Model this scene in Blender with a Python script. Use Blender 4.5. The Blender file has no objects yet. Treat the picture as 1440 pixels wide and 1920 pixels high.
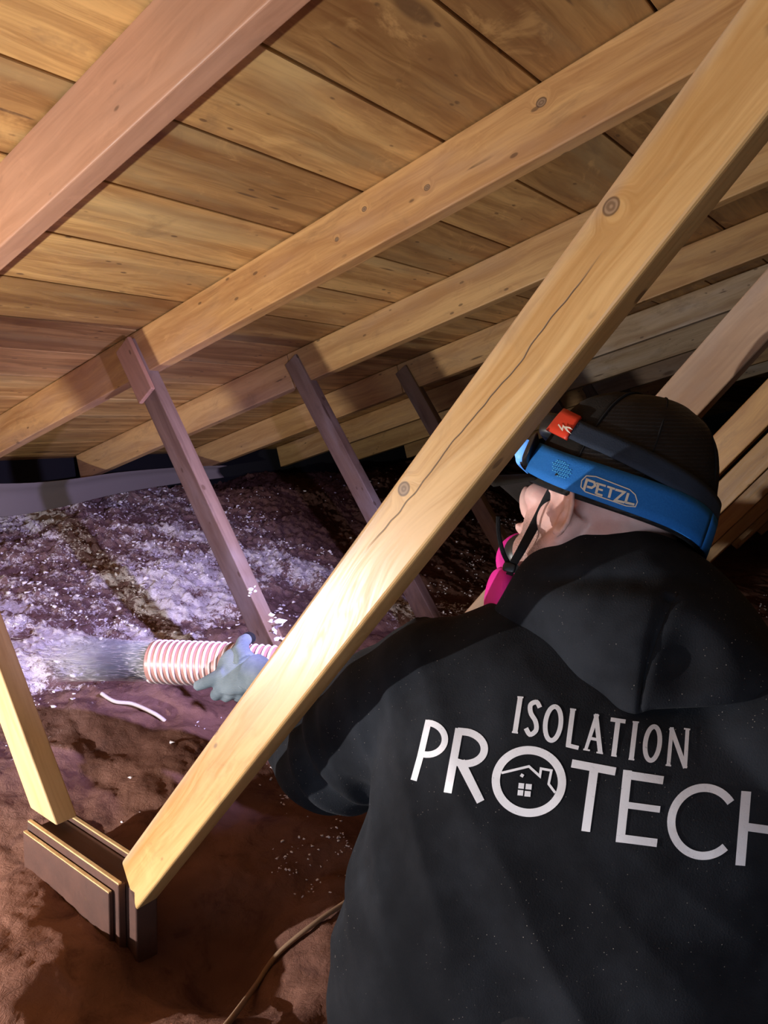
import bpy, bmesh, math, random
import numpy as np
from mathutils import Vector, Matrix, noise
from mathutils.bvhtree import BVHTree

random.seed(7)
rng = np.random.default_rng(11)
COL = bpy.context.scene.collection
SC = bpy.context.scene

# ------------------------------------------------------------------ camera
# world axes: X along the ridge, Y down the slope towards the eave, Z up
FPX = 1420.0                       # focal length in pixels for 1440 x 1920
AX = Vector((0.6060, -0.0962, 0.7896)).normalized()     # world axes seen from the camera (right, down, forward)
AR = Vector((-0.7657, 0.2017, 0.6108)); AR = (AR - AX * AR.dot(AX)).normalized()
AN = AX.cross(AR).normalized()
PITCH = math.radians(18.4)
AH = (AR * math.cos(PITCH) + AN * math.sin(PITCH)).normalized()
AU = (AN * math.cos(PITCH) - AR * math.sin(PITCH)).normalized()
EYE = Vector((0, 0, 1.0))
cam = bpy.data.cameras.new('camera'); camo = bpy.data.objects.new('camera', cam); COL.objects.link(camo)
cam.sensor_fit = 'VERTICAL'; cam.sensor_height = 36.0; cam.lens = 36.0 * FPX / 1920.0
cam.clip_start = 0.02
rt = Vector((AX[0], AH[0], AU[0])); dn = Vector((AX[1], AH[1], AU[1])); fw = Vector((AX[2], AH[2], AU[2]))
Rm = Matrix((( rt[0], -dn[0], -fw[0]), (rt[1], -dn[1], -fw[1]), (rt[2], -dn[2], -fw[2])))
camo.matrix_world = Matrix.Translation(EYE) @ Rm.to_4x4()
SC.camera = camo
cam.dof.use_dof = False

def cd(x, y, z):                   # camera-frame direction (right, down, forward) -> world direction
    return rt * x + dn * y + fw * z
def W(u, v, d):                    # a point seen at (u, v) standing d metres in front of the lens
    return EYE + cd((u - 720) / FPX * d, (v - 960) / FPX * d, d)

# ------------------------------------------------------------------ world and light
wd = bpy.data.worlds.new('attic_dark'); SC.world = wd; wd.use_nodes = True
wd.node_tree.nodes['Background'].inputs[0].default_value = (0.55, 0.5, 0.55, 1)
wd.node_tree.nodes['Background'].inputs[1].default_value = 0.045
SC.view_settings.view_transform = 'Standard'; SC.view_settings.look = 'None'
SC.view_settings.gamma = 1.0; SC.view_settings.use_curve_mapping = False
SC.view_settings.exposure = 0.0
LAMP_POS = Vector((-0.20, 1.29, 0.46))      # work lamp standing left of the photographer
LAMP_POWER = 72.0
FLASH_POWER = 0.35
HEAD_POWER = 125.0
def add_light(name, kind, loc, power, color, size=0.03, target=None, cone=None, blend=0.5):
    l = bpy.data.lights.new(name, kind); o = bpy.data.objects.new(name, l); COL.objects.link(o)
    o.location = loc; l.energy = power; l.color = color; l.shadow_soft_size = size
    if target is not None:
        o.rotation_euler = (Vector(target) - Vector(loc)).to_track_quat('-Z', 'Y').to_euler()
    if cone: l.spot_size = math.radians(cone); l.spot_blend = blend
    return o
add_light('work_lamp_light', 'POINT', LAMP_POS, LAMP_POWER, (1.0, 0.97, 0.95), 0.008)
add_light('phone_light', 'POINT', EYE + cd(-0.03, -0.05, -0.05), FLASH_POWER, (1.0, 0.98, 1.0), 0.02)

# added soft fill light without a fixture, low to the photographer's left
_hl = bpy.data.lights.new('fill_light', 'AREA'); _ho = bpy.data.objects.new('fill_light', _hl); COL.objects.link(_ho)
_hl.shape = 'RECTANGLE'; _hl.size = 0.9; _hl.size_y = 0.7; _hl.energy = 13.0; _hl.color = (0.66, 0.80, 1.0)
_ho.location = (-1.15, 0.0, 0.32); _ho.rotation_euler = (Vector((0.9, 0.4, 0.4)) - Vector((-1.15, 0.0, 0.32))).to_track_quat('-Z', 'Y').to_euler()

# ------------------------------------------------------------------ node helpers
class NT:
    def __init__(s, name):
        s.m = bpy.data.materials.new(name); s.m.use_nodes = True
        s.t = s.m.node_tree; s.n = s.t.nodes; s.l = s.t.links
        s.b = s.n['Principled BSDF']; s.out = s.n['Material Output']
    def node(s, typ, **kw):
        n = s.n.new(typ)
        for k, v in kw.items(): setattr(n, k, v)
        return n
    def put(s, sock, v):
        if v is None: return
        if hasattr(v, 'is_linked') or isinstance(v, bpy.types.NodeSocket): s.l.new(v, sock)
        else:
            if isinstance(v, (tuple, list)) and len(v) == 3 and sock.type == 'RGBA': v = (*v, 1)
            sock.default_value = v
    def math(s, op, a, b=None, c=None, clamp=False):
        n = s.node('ShaderNodeMath', operation=op); n.use_clamp = clamp
        s.put(n.inputs[0], a); s.put(n.inputs[1], b); s.put(n.inputs[2], c); return n.outputs[0]
    def vmath(s, op, a, b=None):
        n = s.node('ShaderNodeVectorMath', operation=op)
        s.put(n.inputs[0], a); s.put(n.inputs[1], b)
        return n.outputs['Value'] if op in ('LENGTH', 'DISTANCE', 'DOT_PRODUCT') else n.outputs[0]
    def co(s, which='Object'): return s.node('ShaderNodeTexCoord').outputs[which]
    def noise(s, v, scale, detail=3, rough=0.55, dist=0.0, out=0):
        n = s.node('ShaderNodeTexNoise'); s.put(n.inputs['Vector'], v)
        n.inputs['Scale'].default_value = scale; n.inputs['Detail'].default_value = detail
        n.inputs['Roughness'].default_value = rough; n.inputs['Distortion'].default_value = dist
        return n.outputs[out]
    def voro(s, v, scale, feature='F1', out='Distance', rnd=1.0):
        n = s.node('ShaderNodeTexVoronoi', feature=feature); s.put(n.inputs['Vector'], v)
        n.inputs['Scale'].default_value = scale; n.inputs['Randomness'].default_value = rnd
        return n.outputs[out]
    def mix(s, f, a, b, blend='MIX'):
        n = s.node('ShaderNodeMix', data_type='RGBA', blend_type=blend)
        s.put(n.inputs[0], f); s.put(n.inputs[6], a); s.put(n.inputs[7], b); return n.outputs[2]
    def ramp(s, f, lo, hi, a=0.0, b=1.0):
        n = s.node('ShaderNodeMapRange'); n.interpolation_type = 'SMOOTHSTEP'
        s.put(n.inputs[0], f); s.put(n.inputs[1], lo); s.put(n.inputs[2], hi)
        s.put(n.inputs[3], a); s.put(n.inputs[4], b); return n.outputs[0]
    def xyz(s, v):
        n = s.node('ShaderNodeSeparateXYZ'); s.put(n.inputs[0], v); return n.outputs
    def comb(s, x, y, z):
        n = s.node('ShaderNodeCombineXYZ'); s.put(n.inputs[0], x); s.put(n.inputs[1], y); s.put(n.inputs[2], z); return n.outputs[0]
    def bump(s, h, strength=0.3, dist=0.002, normal=None):
        n = s.node('ShaderNodeBump'); n.inputs['Strength'].default_value = strength
        n.inputs['Distance'].default_value = dist; s.put(n.inputs['Height'], h)
        if normal is not None: s.put(n.inputs['Normal'], normal)
        s.l.new(n.outputs[0], s.b.inputs['Normal']); return n.outputs[0]
    def fin(s, col, rough=0.6, spec=0.3):
        s.put(s.b.inputs['Base Color'], col); s.put(s.b.inputs['Roughness'], rough)
        s.b.inputs['Specular IOR Level'].default_value = spec
        return s.m

def flat(name, col, rough=0.6, spec=0.3, metal=0.0, bump=None):
    t = NT(name); t.b.inputs['Metallic'].default_value = metal
    if bump: t.bump(t.noise(t.co(), bump[0], 4), bump[1], 0.001)
    return t.fin(col, rough, spec)

def wood(name, light, dark, stain=(0.2, 0.12, 0.09), stain_amt=0.35, rough=0.45, knots=(), crack=None,
         board=None, grey=None, knotdens=1.0, spec=0.4):
    t = NT(name)
    c = t.co()
    x, y, z = t.xyz(c)
    rnd = t.node('ShaderNodeObjectInfo').outputs['Random']
    if board:                       # boards across local y: each one its own tone and figure
        bi = t.math('FLOOR', t.math('DIVIDE', t.math('SUBTRACT', y, board[1]), board[0]))
        wn = t.node('ShaderNodeTexWhiteNoise', noise_dimensions='1D'); t.put(wn.inputs['W'], bi)
        rb = wn.outputs['Value']; off = t.math('MULTIPLY', rb, 37.0)
    else:
        rb = rnd; off = t.math('MULTIPLY', rnd, 23.0)
    x2 = t.math('ADD', x, off)
    kc = t.comb(t.math('MULTIPLY', x2, 1.6), t.math('MULTIPLY', t.math('ADD', y, t.math('MULTIPLY', off, 0.31)), 5.5), t.math('MULTIPLY', z, 3.0))
    kd = t.voro(kc, 1.0)
    kn = None
    if knots:
        for (kx, ky, kr) in knots:
            d = t.vmath('LENGTH', t.comb(t.math('MULTIPLY', t.math('SUBTRACT', x, kx), 0.8), t.math('SUBTRACT', y, ky), 0.0))
            d = t.math('DIVIDE', d, kr)
            kn = d if kn is None else t.math('MINIMUM', kn, d)
    w1 = t.noise(t.comb(t.math('MULTIPLY', x2, 2.2), t.math('MULTIPLY', y, 9.0), t.math('MULTIPLY', z, 9.0)), 1.0, 3)
    push = t.math('MULTIPLY', t.ramp(kd, 0.0, 0.42, 1.0, 0.0), 0.9)
    if kn is not None: push = t.math('ADD', push, t.ramp(kn, 0.4, 3.5, 0.7, 0.0))
    gy = t.math('ADD', t.math('MULTIPLY', y, 26.0), t.math('ADD', t.math('MULTIPLY', w1, 2.2), push))
    gz = t.math('ADD', t.math('MULTIPLY', z, 26.0), t.math('MULTIPLY', w1, 1.5))
    g1 = t.noise(t.comb(t.math('MULTIPLY', x2, 1.1), gy, gz), 1.0, 4, 0.6)
    g2 = t.noise(t.comb(t.math('MULTIPLY', x2, 7.0), t.math('MULTIPLY', gy, 9.0), t.math('MULTIPLY', gz, 9.0)), 1.0, 3, 0.6)
    g = t.math('ADD', t.math('MULTIPLY', g1, 0.75), t.math('MULTIPLY', g2, 0.25))
    col = t.mix(t.ramp(g, 0.32, 0.68), dark, light)
    big = t.noise(t.comb(t.math('MULTIPLY', x2, 1.0), t.math('MULTIPLY', y, 4.0), z), 2.2, 4, 0.6)
    col = t.mix(t.math('MULTIPLY', t.ramp(big, 0.45, 0.75), stain_amt), col, stain)
    if board:
        tone = t.ramp(rb, 0.0, 1.0, 0.62, 1.12)
        col = t.mix(1.0, col, t.comb(tone, t.math('POWER', tone, 1.15), t.math('POWER', tone, 1.25)), 'MULTIPLY')
        ol = t.noise(t.comb(t.math('MULTIPLY', x2, 1.5), t.math('MULTIPLY', y, 9.0), 0.0), 1.0, 3)
        col = t.mix(t.math('MULTIPLY', t.ramp(ol, 0.5, 0.7), 0.45), col, (0.48, 0.36, 0.17))
    if grey:
        gn = t.noise(t.comb(t.math('MULTIPLY', x2, 5.0), t.math('MULTIPLY', y, 18.0), z), 1.0, 4, 0.65)
        edge = t.ramp(t.math('ADD', y, t.math('MULTIPLY', gn, 0.03)), grey[0], grey[1])
        col = t.mix(t.math('MULTIPLY', edge, 0.6), col, (0.33, 0.28, 0.25))
        gm = t.math('MULTIPLY', t.ramp(gn, 0.62, 0.8), 0.55)
        col = t.mix(gm, col, (0.30, 0.24, 0.20))
    km = t.math('MULTIPLY', t.ramp(kd, 0.05 * knotdens, 0.085 * knotdens, 1.0, 0.0), 0.75)
    halo = t.math('MULTIPLY', t.ramp(kd, 0.04, 0.2 * knotdens, 1.0, 0.0), 0.35)
    col = t.mix(halo, col, tuple(k * 0.75 for k in light))
    col = t.mix(km, col, (0.10, 0.045, 0.02))
    if kn is not None:
        rings = t.math('SINE', t.math('MULTIPLY', t.math('ADD', kn, t.math('MULTIPLY', g1, 1.6)), 9.0))
        rc = t.mix(t.ramp(rings, -1.0, 1.0), (0.20, 0.115, 0.06), (0.33, 0.21, 0.12))
        col = t.mix(t.ramp(t.math('ADD', kn, t.math('MULTIPLY', w1, 0.3)), 0.95, 1.2, 1.0, 0.0), col, rc)
        rim = t.math('MULTIPLY', t.ramp(kn, 0.75, 0.98), t.ramp(kn, 1.02, 1.25, 1.0, 0.0))
        col = t.mix(t.math('MULTIPLY', rim, 0.8), col, (0.09, 0.045, 0.025))
    # pin holes and dashes
    pd = t.voro(t.comb(t.math('MULTIPLY', x2, 14.0), t.math('MULTIPLY', y, 32.0), t.math('MULTIPLY', z, 20.0)), 1.0)
    sel = t.noise(t.comb(x2, y, z), 9.0, 2)
    pm = t.math('MULTIPLY', t.ramp(pd, 0.08, 0.14, 1.0, 0.0), t.ramp(sel, 0.46, 0.52))
    col = t.mix(t.math('MULTIPLY', pm, 0.7), col, (0.10, 0.05, 0.025))
    # short dark checks along the grain and rubbed, dirty patches
    ck = t.voro(t.comb(t.math('MULTIPLY', x2, 3.2), t.math('MULTIPLY', y, 34.0), t.math('MULTIPLY', z, 20.0)), 1.0)
    cs = t.noise(t.comb(t.math('ADD', x2, 5.0), y, z), 5.0, 2)
    cmk = t.math('MULTIPLY', t.ramp(t.math('ADD', ck, t.math('MULTIPLY', g2, 0.08)), 0.11, 0.17, 1.0, 0.0), t.ramp(cs, 0.50, 0.56))
    col = t.mix(t.math('MULTIPLY', cmk, 0.75), col, (0.085, 0.04, 0.02))
    dn = t.noise(t.comb(t.math('MULTIPLY', x2, 3.5), t.math('MULTIPLY', y, 7.0), t.math('MULTIPLY', z, 7.0)), 1.6, 5, 0.7, 0.6)
    col = t.mix(t.ramp(dn, 0.54, 0.74, 0.0, 0.42), col, tuple(k * 0.42 + 0.03 for k in dark))
    col = t.mix(t.ramp(dn, 0.44, 0.28, 0.0, 0.35), col, tuple(min(k * 1.18, 0.9) for k in light))
    h = t.math('ADD', g, t.math('MULTIPLY', km, -1.0))
    if crack:
        cy = t.math('ADD', t.math('ADD', crack[2], t.math('MULTIPLY', x, crack[3])), t.math('MULTIPLY', t.math('SUBTRACT', t.noise(t.comb(x, 0.0, 0.0), 9.0, 3), 0.5), 0.02))
        dd = t.math('ABSOLUTE', t.math('SUBTRACT', y, cy))
        rngm = t.math('MULTIPLY', t.ramp(x, crack[0], crack[0] + 0.05), t.ramp(x, crack[1] - 0.05, crack[1], 1.0, 0.0))
        cm = t.math('MULTIPLY', t.ramp(dd, 0.0003, 0.0010, 1.0, 0.0), rngm)
        col = t.mix(t.math('MULTIPLY', cm, 0.9), col, (0.06, 0.03, 0.015))
        h = t.math('SUBTRACT', h, cm)
    t.bump(h, 0.35, 0.0012)
    r = t.ramp(g2, 0.2, 0.8, rough - 0.06, rough + 0.12)
    return t.fin(col, r, spec)

# ------------------------------------------------------------------ object helpers
def smooth(me, ang=None):
    for p in me.polygons: p.use_smooth = True
def link(name, me, mat=None, parent=None):
    o = bpy.data.objects.new(name, me); COL.objects.link(o)
    if mat is not None:
        me.materials.clear(); me.materials.append(mat)
    if parent is not None: o.parent = parent
    return o
def mesh_from(verts, faces, sm=True):
    me = bpy.data.meshes.new('m'); me.from_pydata([tuple(v) for v in verts], [], faces); me.update()
    if sm: smooth(me)
    return me
def tag(o, label=None, cat=None, group=None, kind=None):
    if label: o['label'] = label
    if cat: o['category'] = cat
    if group: o['group'] = group
    if kind: o['kind'] = kind
    return o
def empty(name, loc, label, cat, group=None):
    o = bpy.data.objects.new(name, None); COL.objects.link(o); o.location = loc; o.empty_display_size = 0.1
    return tag(o, label, cat, group)
def keep(child, parent):            # parent without moving: every object's own transform is its place in the world
    child.parent = parent; child.matrix_parent_inverse = parent.matrix_basis.inverted()
    return child
def bevel_mod(o, w=0.002, seg=2):
    m = o.modifiers.new('bevel', 'BEVEL'); m.width = w; m.segments = seg; m.limit_method = 'ANGLE'; m.angle_limit = 0.6
    return o

def tube(path, rad, seg=12, cap=True, flatz=None):
    """swept tube along path; rad: number, list, or list of (a, b) pairs with fixed side vector flatz"""
    P = [Vector(p) for p in path]; n = len(P)
    if not isinstance(rad, (list, tuple)): rad = [rad] * n
    vs, fs = [], []; up = Vector(flatz) if flatz is not None else None; prev = None
    for i in range(n):
        tdir = (P[min(i + 1, n - 1)] - P[max(i - 1, 0)]).normalized()
        if up is not None: s = (up - tdir * up.dot(tdir)).normalized()
        elif prev is None:
            a = Vector((0, 0, 1)) if abs(tdir.z) < 0.9 else Vector((1, 0, 0)); s = tdir.cross(a).normalized()
        else: s = (prev - tdir * prev.dot(tdir)).normalized()
        prev = s; b = tdir.cross(s)
        ra, rb = rad[i] if isinstance(rad[i], (tuple, list)) else (rad[i], rad[i])
        for k in range(seg):
            a = 2 * math.pi * k / seg
            vs.append(P[i] + s * (ra * math.cos(a)) + b * (rb * math.sin(a)))
    for i in range(n - 1):
        for k in range(seg):
            k2 = (k + 1) % seg
            fs.append((i * seg + k, i * seg + k2, (i + 1) * seg + k2, (i + 1) * seg + k))
    if cap:
        fs.append(tuple(range(seg - 1, -1, -1))); fs.append(tuple((n - 1) * seg + k for k in range(seg)))
    return vs, fs
def spline(pts, n):
    P = [Vector(p) for p in pts]; out = []
    m = len(P) - 1
    for j in range(n):
        t = j / (n - 1) * m; i = min(int(t), m - 1); f = t - i
        p0 = P[max(i - 1, 0)]; p1 = P[i]; p2 = P[i + 1]; p3 = P[min(i + 2, m)]
        out.append(0.5 * ((2 * p1) + (p2 - p0) * f + (2 * p0 - 5 * p1 + 4 * p2 - p3) * f * f + (3 * p1 - p0 - 3 * p2 + p3) * f ** 3))
    return out
def ell(c, axes, r, nu=24, nv=16):
    """ellipsoid: centre, three axes (world), three radii"""
    vs, fs = [], []
    for j in range(nv + 1):
        th = math.pi * j / nv
        for i in range(nu):
            ph = 2 * math.pi * i / nu
            vs.append(c + axes[0] * (r[0] * math.sin(th) * math.cos(ph)) + axes[1] * (r[1] * math.sin(th) * math.sin(ph)) + axes[2] * (r[2] * math.cos(th)))
    for j in range(nv):
        for i in range(nu):
            i2 = (i + 1) % nu; fs.append((j * nu + i, (j + 1) * nu + i, (j + 1) * nu + i2, j * nu + i2))
    return vs, fs
def merge(parts):
    vs, fs = [], []
    for v, f in parts:
        o = len(vs); vs += list(v); fs += [tuple(i + o for i in q) for q in f]
    return vs, fs
def remeshed(parts, voxel, sm_iter=4, sm_fac=0.5):
    """union of closed shapes as one continuous skin"""
    bm = bmesh.new()
    for v, f in parts:
        vv = [bm.verts.new(p) for p in v]
        for q in f:
            try: bm.faces.new([vv[i] for i in q])
            except ValueError: pass
    bmesh.ops.remove_doubles(bm, verts=bm.verts, dist=1e-6)
    bmesh.ops.recalc_face_normals(bm, faces=bm.faces)
    me = bpy.data.meshes.new('t'); bm.to_mesh(me); bm.free()
    o = bpy.data.objects.new('t', me); COL.objects.link(o)
    r = o.modifiers.new('r', 'REMESH'); r.mode = 'VOXEL'; r.voxel_size = voxel; r.use_smooth_shade = True
    s = o.modifiers.new('s', 'SMOOTH'); s.factor = sm_fac; s.iterations = sm_iter
    dg = bpy.context.evaluated_depsgraph_get()
    res = bpy.data.meshes.new_from_object(o.evaluated_get(dg))
    bpy.data.objects.remove(o); bpy.data.meshes.remove(me)
    smooth(res); return res

# ------------------------------------------------------------------ materials
M = {}
CR = (-0.030, 0.025)
M['deck'] = wood('roof_boards', (0.74, 0.45, 0.165), (0.34, 0.165, 0.05), (0.28, 0.12, 0.045), 0.6, 0.5, board=(0.1962, 0.6224), knotdens=1.25)
M['r1'] = wood('pinkish_lumber', (0.52, 0.28, 0.17), (0.38, 0.19, 0.11), (0.40, 0.24, 0.17), 0.5, 0.5, knotdens=0.6)
M['r2'] = wood('honey_lumber', (0.70, 0.40, 0.155), (0.42, 0.20, 0.07), (0.48, 0.30, 0.20), 0.5, 0.42,
               knots=((0.914, 0.025, 0.007), (1.158, -0.004, 0.005), (1.305, 0.023, 0.0045), (1.387, -0.003, 0.004)))
M['r3'] = wood('golden_lumber', (0.68, 0.41, 0.165), (0.44, 0.23, 0.085), (0.42, 0.28, 0.18), 0.4, 0.45)
M['r5'] = wood('whitish_lumber', (0.68, 0.50, 0.30), (0.42, 0.26, 0.13), (0.80, 0.70, 0.60), 0.7, 0.45)
M['brace'] = wood('pale_yellow_lumber', (0.68, 0.42, 0.17), (0.44, 0.225, 0.07), (0.56, 0.28, 0.085), 0.4, 0.36,
                  knots=((1.099, -0.0215, 0.0056), (0.792, -0.0215, 0.0058)), crack=(0.70, 1.08, CR[0], CR[1]), grey=(-0.004, -0.026), knotdens=0.35, spec=0.5)
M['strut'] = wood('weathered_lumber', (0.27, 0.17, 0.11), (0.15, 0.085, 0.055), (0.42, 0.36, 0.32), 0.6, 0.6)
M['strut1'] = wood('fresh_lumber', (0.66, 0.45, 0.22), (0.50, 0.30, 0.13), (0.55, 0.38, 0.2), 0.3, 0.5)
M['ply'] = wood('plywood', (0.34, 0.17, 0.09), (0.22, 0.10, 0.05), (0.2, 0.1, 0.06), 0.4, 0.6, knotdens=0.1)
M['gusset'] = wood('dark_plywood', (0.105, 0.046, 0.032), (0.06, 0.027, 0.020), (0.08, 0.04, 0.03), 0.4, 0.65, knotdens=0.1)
M['post'] = wood('greyed_post', (0.48, 0.32, 0.20), (0.30, 0.18, 0.11), (0.45, 0.38, 0.33), 0.6, 0.6)
M['dark'] = flat('black_felt', (0.012, 0.012, 0.014), 0.9)

def insulation_mat():
    t = NT('glass_fibre_insulation'); c = t.co()
    x, y, z = t.xyz(c)
    big = t.noise(c, 2.4, 4, 0.6); mid = t.noise(c, 14, 5, 0.65, 0.6); fine = t.noise(c, 75, 5, 0.75, 0.8)
    col = t.mix(t.ramp(big, 0.35, 0.65), (0.125, 0.060, 0.046), (0.215, 0.108, 0.078))
    col = t.mix(t.math('MULTIPLY', t.ramp(mid, 0.5, 0.72), 0.65), col, (0.06, 0.026, 0.024))
    # freshly blown white fibre: deposited on the heap towards the eave, speckled elsewhere
    hx = t.ramp(t.math('ADD', y, t.math('MULTIPLY', big, 0.9)), 1.75, 2.35)
    cut = t.math('MULTIPLY', t.ramp(x, 2.1, 2.5, 1.0, 0.0), hx)
    patch = t.ramp(t.noise(c, 1.6, 3, 0.6, 0.3), 0.52, 0.62)
    amt = t.math('ADD', t.math('MULTIPLY', cut, 0.62), t.math('MULTIPLY', patch, 0.30), clamp=True)
    dr = t.vmath('DISTANCE', t.comb(x, y, 0.0), (2.24, 1.41, 0.0))
    amt = t.math('ADD', amt, t.ramp(t.math('ADD', dr, t.math('MULTIPLY', big, 0.5)), 0.35, 0.75, 0.6, 0.0), clamp=True)
    thr = t.math('SUBTRACT', 0.80, t.math('MULTIPLY', amt, 0.46))
    fl = t.math('ADD', t.math('MULTIPLY', mid, 0.5), t.math('MULTIPLY', fine, 0.5))
    wmask = t.ramp(fl, thr, t.math('ADD', thr, 0.07))
    col = t.mix(t.math('MULTIPLY', cut, 0.5), col, (0.36, 0.23, 0.24))
    col = t.mix(wmask, col, (0.88, 0.80, 0.82))
    h = t.math('ADD', t.math('MULTIPLY', mid, 1.0), t.math('MULTIPLY', fine, 0.7))
    t.bump(t.math('MULTIPLY', h, t.math('ADD', 0.35, t.math('MULTIPLY', hx, 0.65))), 0.8, 0.016)
    return t.fin(col, 0.95, 0.05)
M['insul'] = insulation_mat()
M['fluff'] = flat('white_fibre', (0.85, 0.78, 0.82), 0.95, 0.05, bump=(200, 0.6))
M['fluffpink'] = flat('pink_fibre', (0.50, 0.26, 0.19), 0.95, 0.05, bump=(200, 0.6))

def fabric_mat(name, col, dust=True, rough=0.92):
    t = NT(name); c = t.co()
    w = t.noise(c, 600, 2); f = t.noise(c, 9, 4, 0.6)
    base = t.mix(t.ramp(f, 0.35, 0.75), col, tuple(k * 1.5 + 0.004 for k in col))
    if dust:
        for sc, thr, amt in ((170, 0.075, 0.75), (95, 0.05, 0.6)):
            ds = t.noise(c, sc * 0.05, 2, 0.5)
            v = t.voro(t.vmath('ADD', c, t.comb(t.math('MULTIPLY', t.noise(c, 60, 2), 0.02), 0.0, 0.0)), sc)
            m = t.math('MULTIPLY', t.ramp(v, thr * 0.7, thr * 1.2, 1.0, 0.0), t.ramp(ds, 0.46, 0.62, 0.0, amt))
            base = t.mix(m, base, (0.45, 0.40, 0.34))
        haze = t.math('MULTIPLY', t.ramp(t.noise(c, 5, 4, 0.65), 0.45, 0.75), 0.45)
        base = t.mix(haze, base, (0.035, 0.04, 0.05))
    t.bump(t.math('ADD', w, t.math('MULTIPLY', t.noise(c, 60, 3), 0.5)), 0.35, 0.0012)
    t.b.inputs['Sheen Weight'].default_value = 0.02; t.b.inputs['Sheen Roughness'].default_value = 0.5
    return t.fin(base, rough, 0.12)
M['hoodie'] = fabric_mat('black_fleece', (0.0065, 0.0072, 0.0095))
M['capfront'] = fabric_mat('camo_twill', (0.012, 0.010, 0.008), False)
M['black'] = fabric_mat('black_webbing', (0.010, 0.010, 0.011), False, 0.8)
M['trousers'] = fabric_mat('black_trousers', (0.012, 0.012, 0.014), False)
def mesh_mat():
    t = NT('black_mesh'); c = t.co(); x, y, z = t.xyz(c)
    a = t.math('SINE', t.math('MULTIPLY', z, 1500.0)); b = t.math('SINE', t.math('MULTIPLY', t.math('ADD', x, y), 1300.0))
    m = t.math('MULTIPLY', t.ramp(a, -0.2, 0.8), t.ramp(b, -0.6, 0.6, 0.4, 1.0))
    t.bump(m, 0.4, 0.0008)
    return t.fin(t.mix(m, (0.005, 0.005, 0.006), (0.010, 0.0105, 0.013)), 0.55, 0.35)
M['capmesh'] = mesh_mat()
def print_mat():
    t = NT('white_screen_print'); c = t.co()
    n = t.noise(c, 260, 5, 0.8); n2 = t.noise(c, 25, 4, 0.6)
    m = t.math('MULTIPLY', t.ramp(n, 0.60, 0.72), 0.6)
    col = t.mix(m, (0.80, 0.80, 0.84), (0.12, 0.12, 0.13))
    col = t.mix(t.ramp(n2, 0.5, 0.8, 0.0, 0.45), col, (0.52, 0.48, 0.46))
    t.bump(n, 0.3, 0.0008)
    return t.fin(col, 0.6, 0.25)
M['print'] = print_mat()
def skin_mat(stub_c, stub_r):
    t = NT('skin'); c = t.co()
    n = t.noise(c, 25, 4, 0.6); f = t.noise(c, 900, 3, 0.8)
    col = t.mix(t.ramp(n, 0.3, 0.7), (0.72, 0.40, 0.35), (0.80, 0.52, 0.46))
    d = t.vmath('DISTANCE', c, tuple(stub_c))
    area = t.ramp(t.math('ADD', d, t.math('MULTIPLY', n, 0.02)), stub_r * 0.7, stub_r * 1.15, 1.0, 0.0)
    hair = t.ramp(f, 0.42, 0.58)
    col = t.mix(t.math('MULTIPLY', area, t.math('ADD', 0.35, t.math('MULTIPLY', hair, 0.5))), col, (0.11, 0.075, 0.055))
    t.bump(t.noise(c, 350, 4), 0.25, 0.0008)
    t.b.inputs['Subsurface Weight'].default_value = 0.12
    t.b.inputs['Subsurface Radius'].default_value = (0.01, 0.004, 0.003); t.b.inputs['Subsurface Scale'].default_value = 0.5
    return t.fin(col, 0.48, 0.4)
def glove_mat():
    t = NT('grey_knit_glove'); c = t.co(); x, y, z = t.xyz(c)
    k = t.math('SINE', t.math('MULTIPLY', t.math('ADD', z, t.math('MULTIPLY', y, 0.4)), 2600.0))
    n = t.noise(c, 20, 4)
    t.bump(t.math('ADD', k, t.noise(c, 300, 3)), 0.25, 0.0008)
    return t.fin(t.mix(t.ramp(n, 0.35, 0.65), (0.14, 0.175, 0.205), (0.22, 0.265, 0.30)), 0.85, 0.15)
M['glove'] = glove_mat()
def blue_mat():
    t = NT('blue_elastic'); c = t.co()
    w = t.noise(c, 500, 2)
    t.bump(w, 0.4, 0.0006)
    return t.fin(t.mix(w, (0.012, 0.12, 0.42), (0.025, 0.19, 0.58)), 0.75, 0.2)
M['blue'] = blue_mat()
M['lightblue'] = flat('light_blue_weave', (0.06, 0.36, 0.72), 0.7)
M['navy'] = fabric_mat('navy_elastic', (0.020, 0.028, 0.045), False, 0.8)
M['red'] = flat('red_plastic', (0.62, 0.045, 0.02), 0.45, 0.4)
M['white'] = flat('white_weave', (0.75, 0.72, 0.62), 0.7)
M['plastic'] = flat('black_plastic', (0.015, 0.016, 0.018), 0.4, 0.5)
M['magenta'] = flat('magenta_filter', (0.80, 0.03, 0.34), 0.65, 0.25, bump=(120, 0.4))
M['cable'] = flat('tan_cable', (0.30, 0.19, 0.12), 0.6)
M['palecable'] = flat('pale_cable', (0.55, 0.47, 0.43), 0.6)
M['steel'] = flat('grey_steel', (0.4, 0.4, 0.4), 0.35, 0.5, 1.0)
M['card'] = flat('grey_card', (0.17, 0.14, 0.14), 0.8, 0.2, bump=(12, 0.2))
def hose_mat():
    t = NT('pink_ribbed_hose'); n = t.noise(t.co(), 30, 3)
    t.b.inputs['Transmission Weight'].default_value = 0.0
    return t.fin(t.mix(n, (0.42, 0.20, 0.18), (0.50, 0.26, 0.23)), 0.4, 0.5)
M['hose'] = hose_mat()
M['rib'] = flat('white_hose_rib', (0.80, 0.66, 0.66), 0.35, 0.5)

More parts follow.
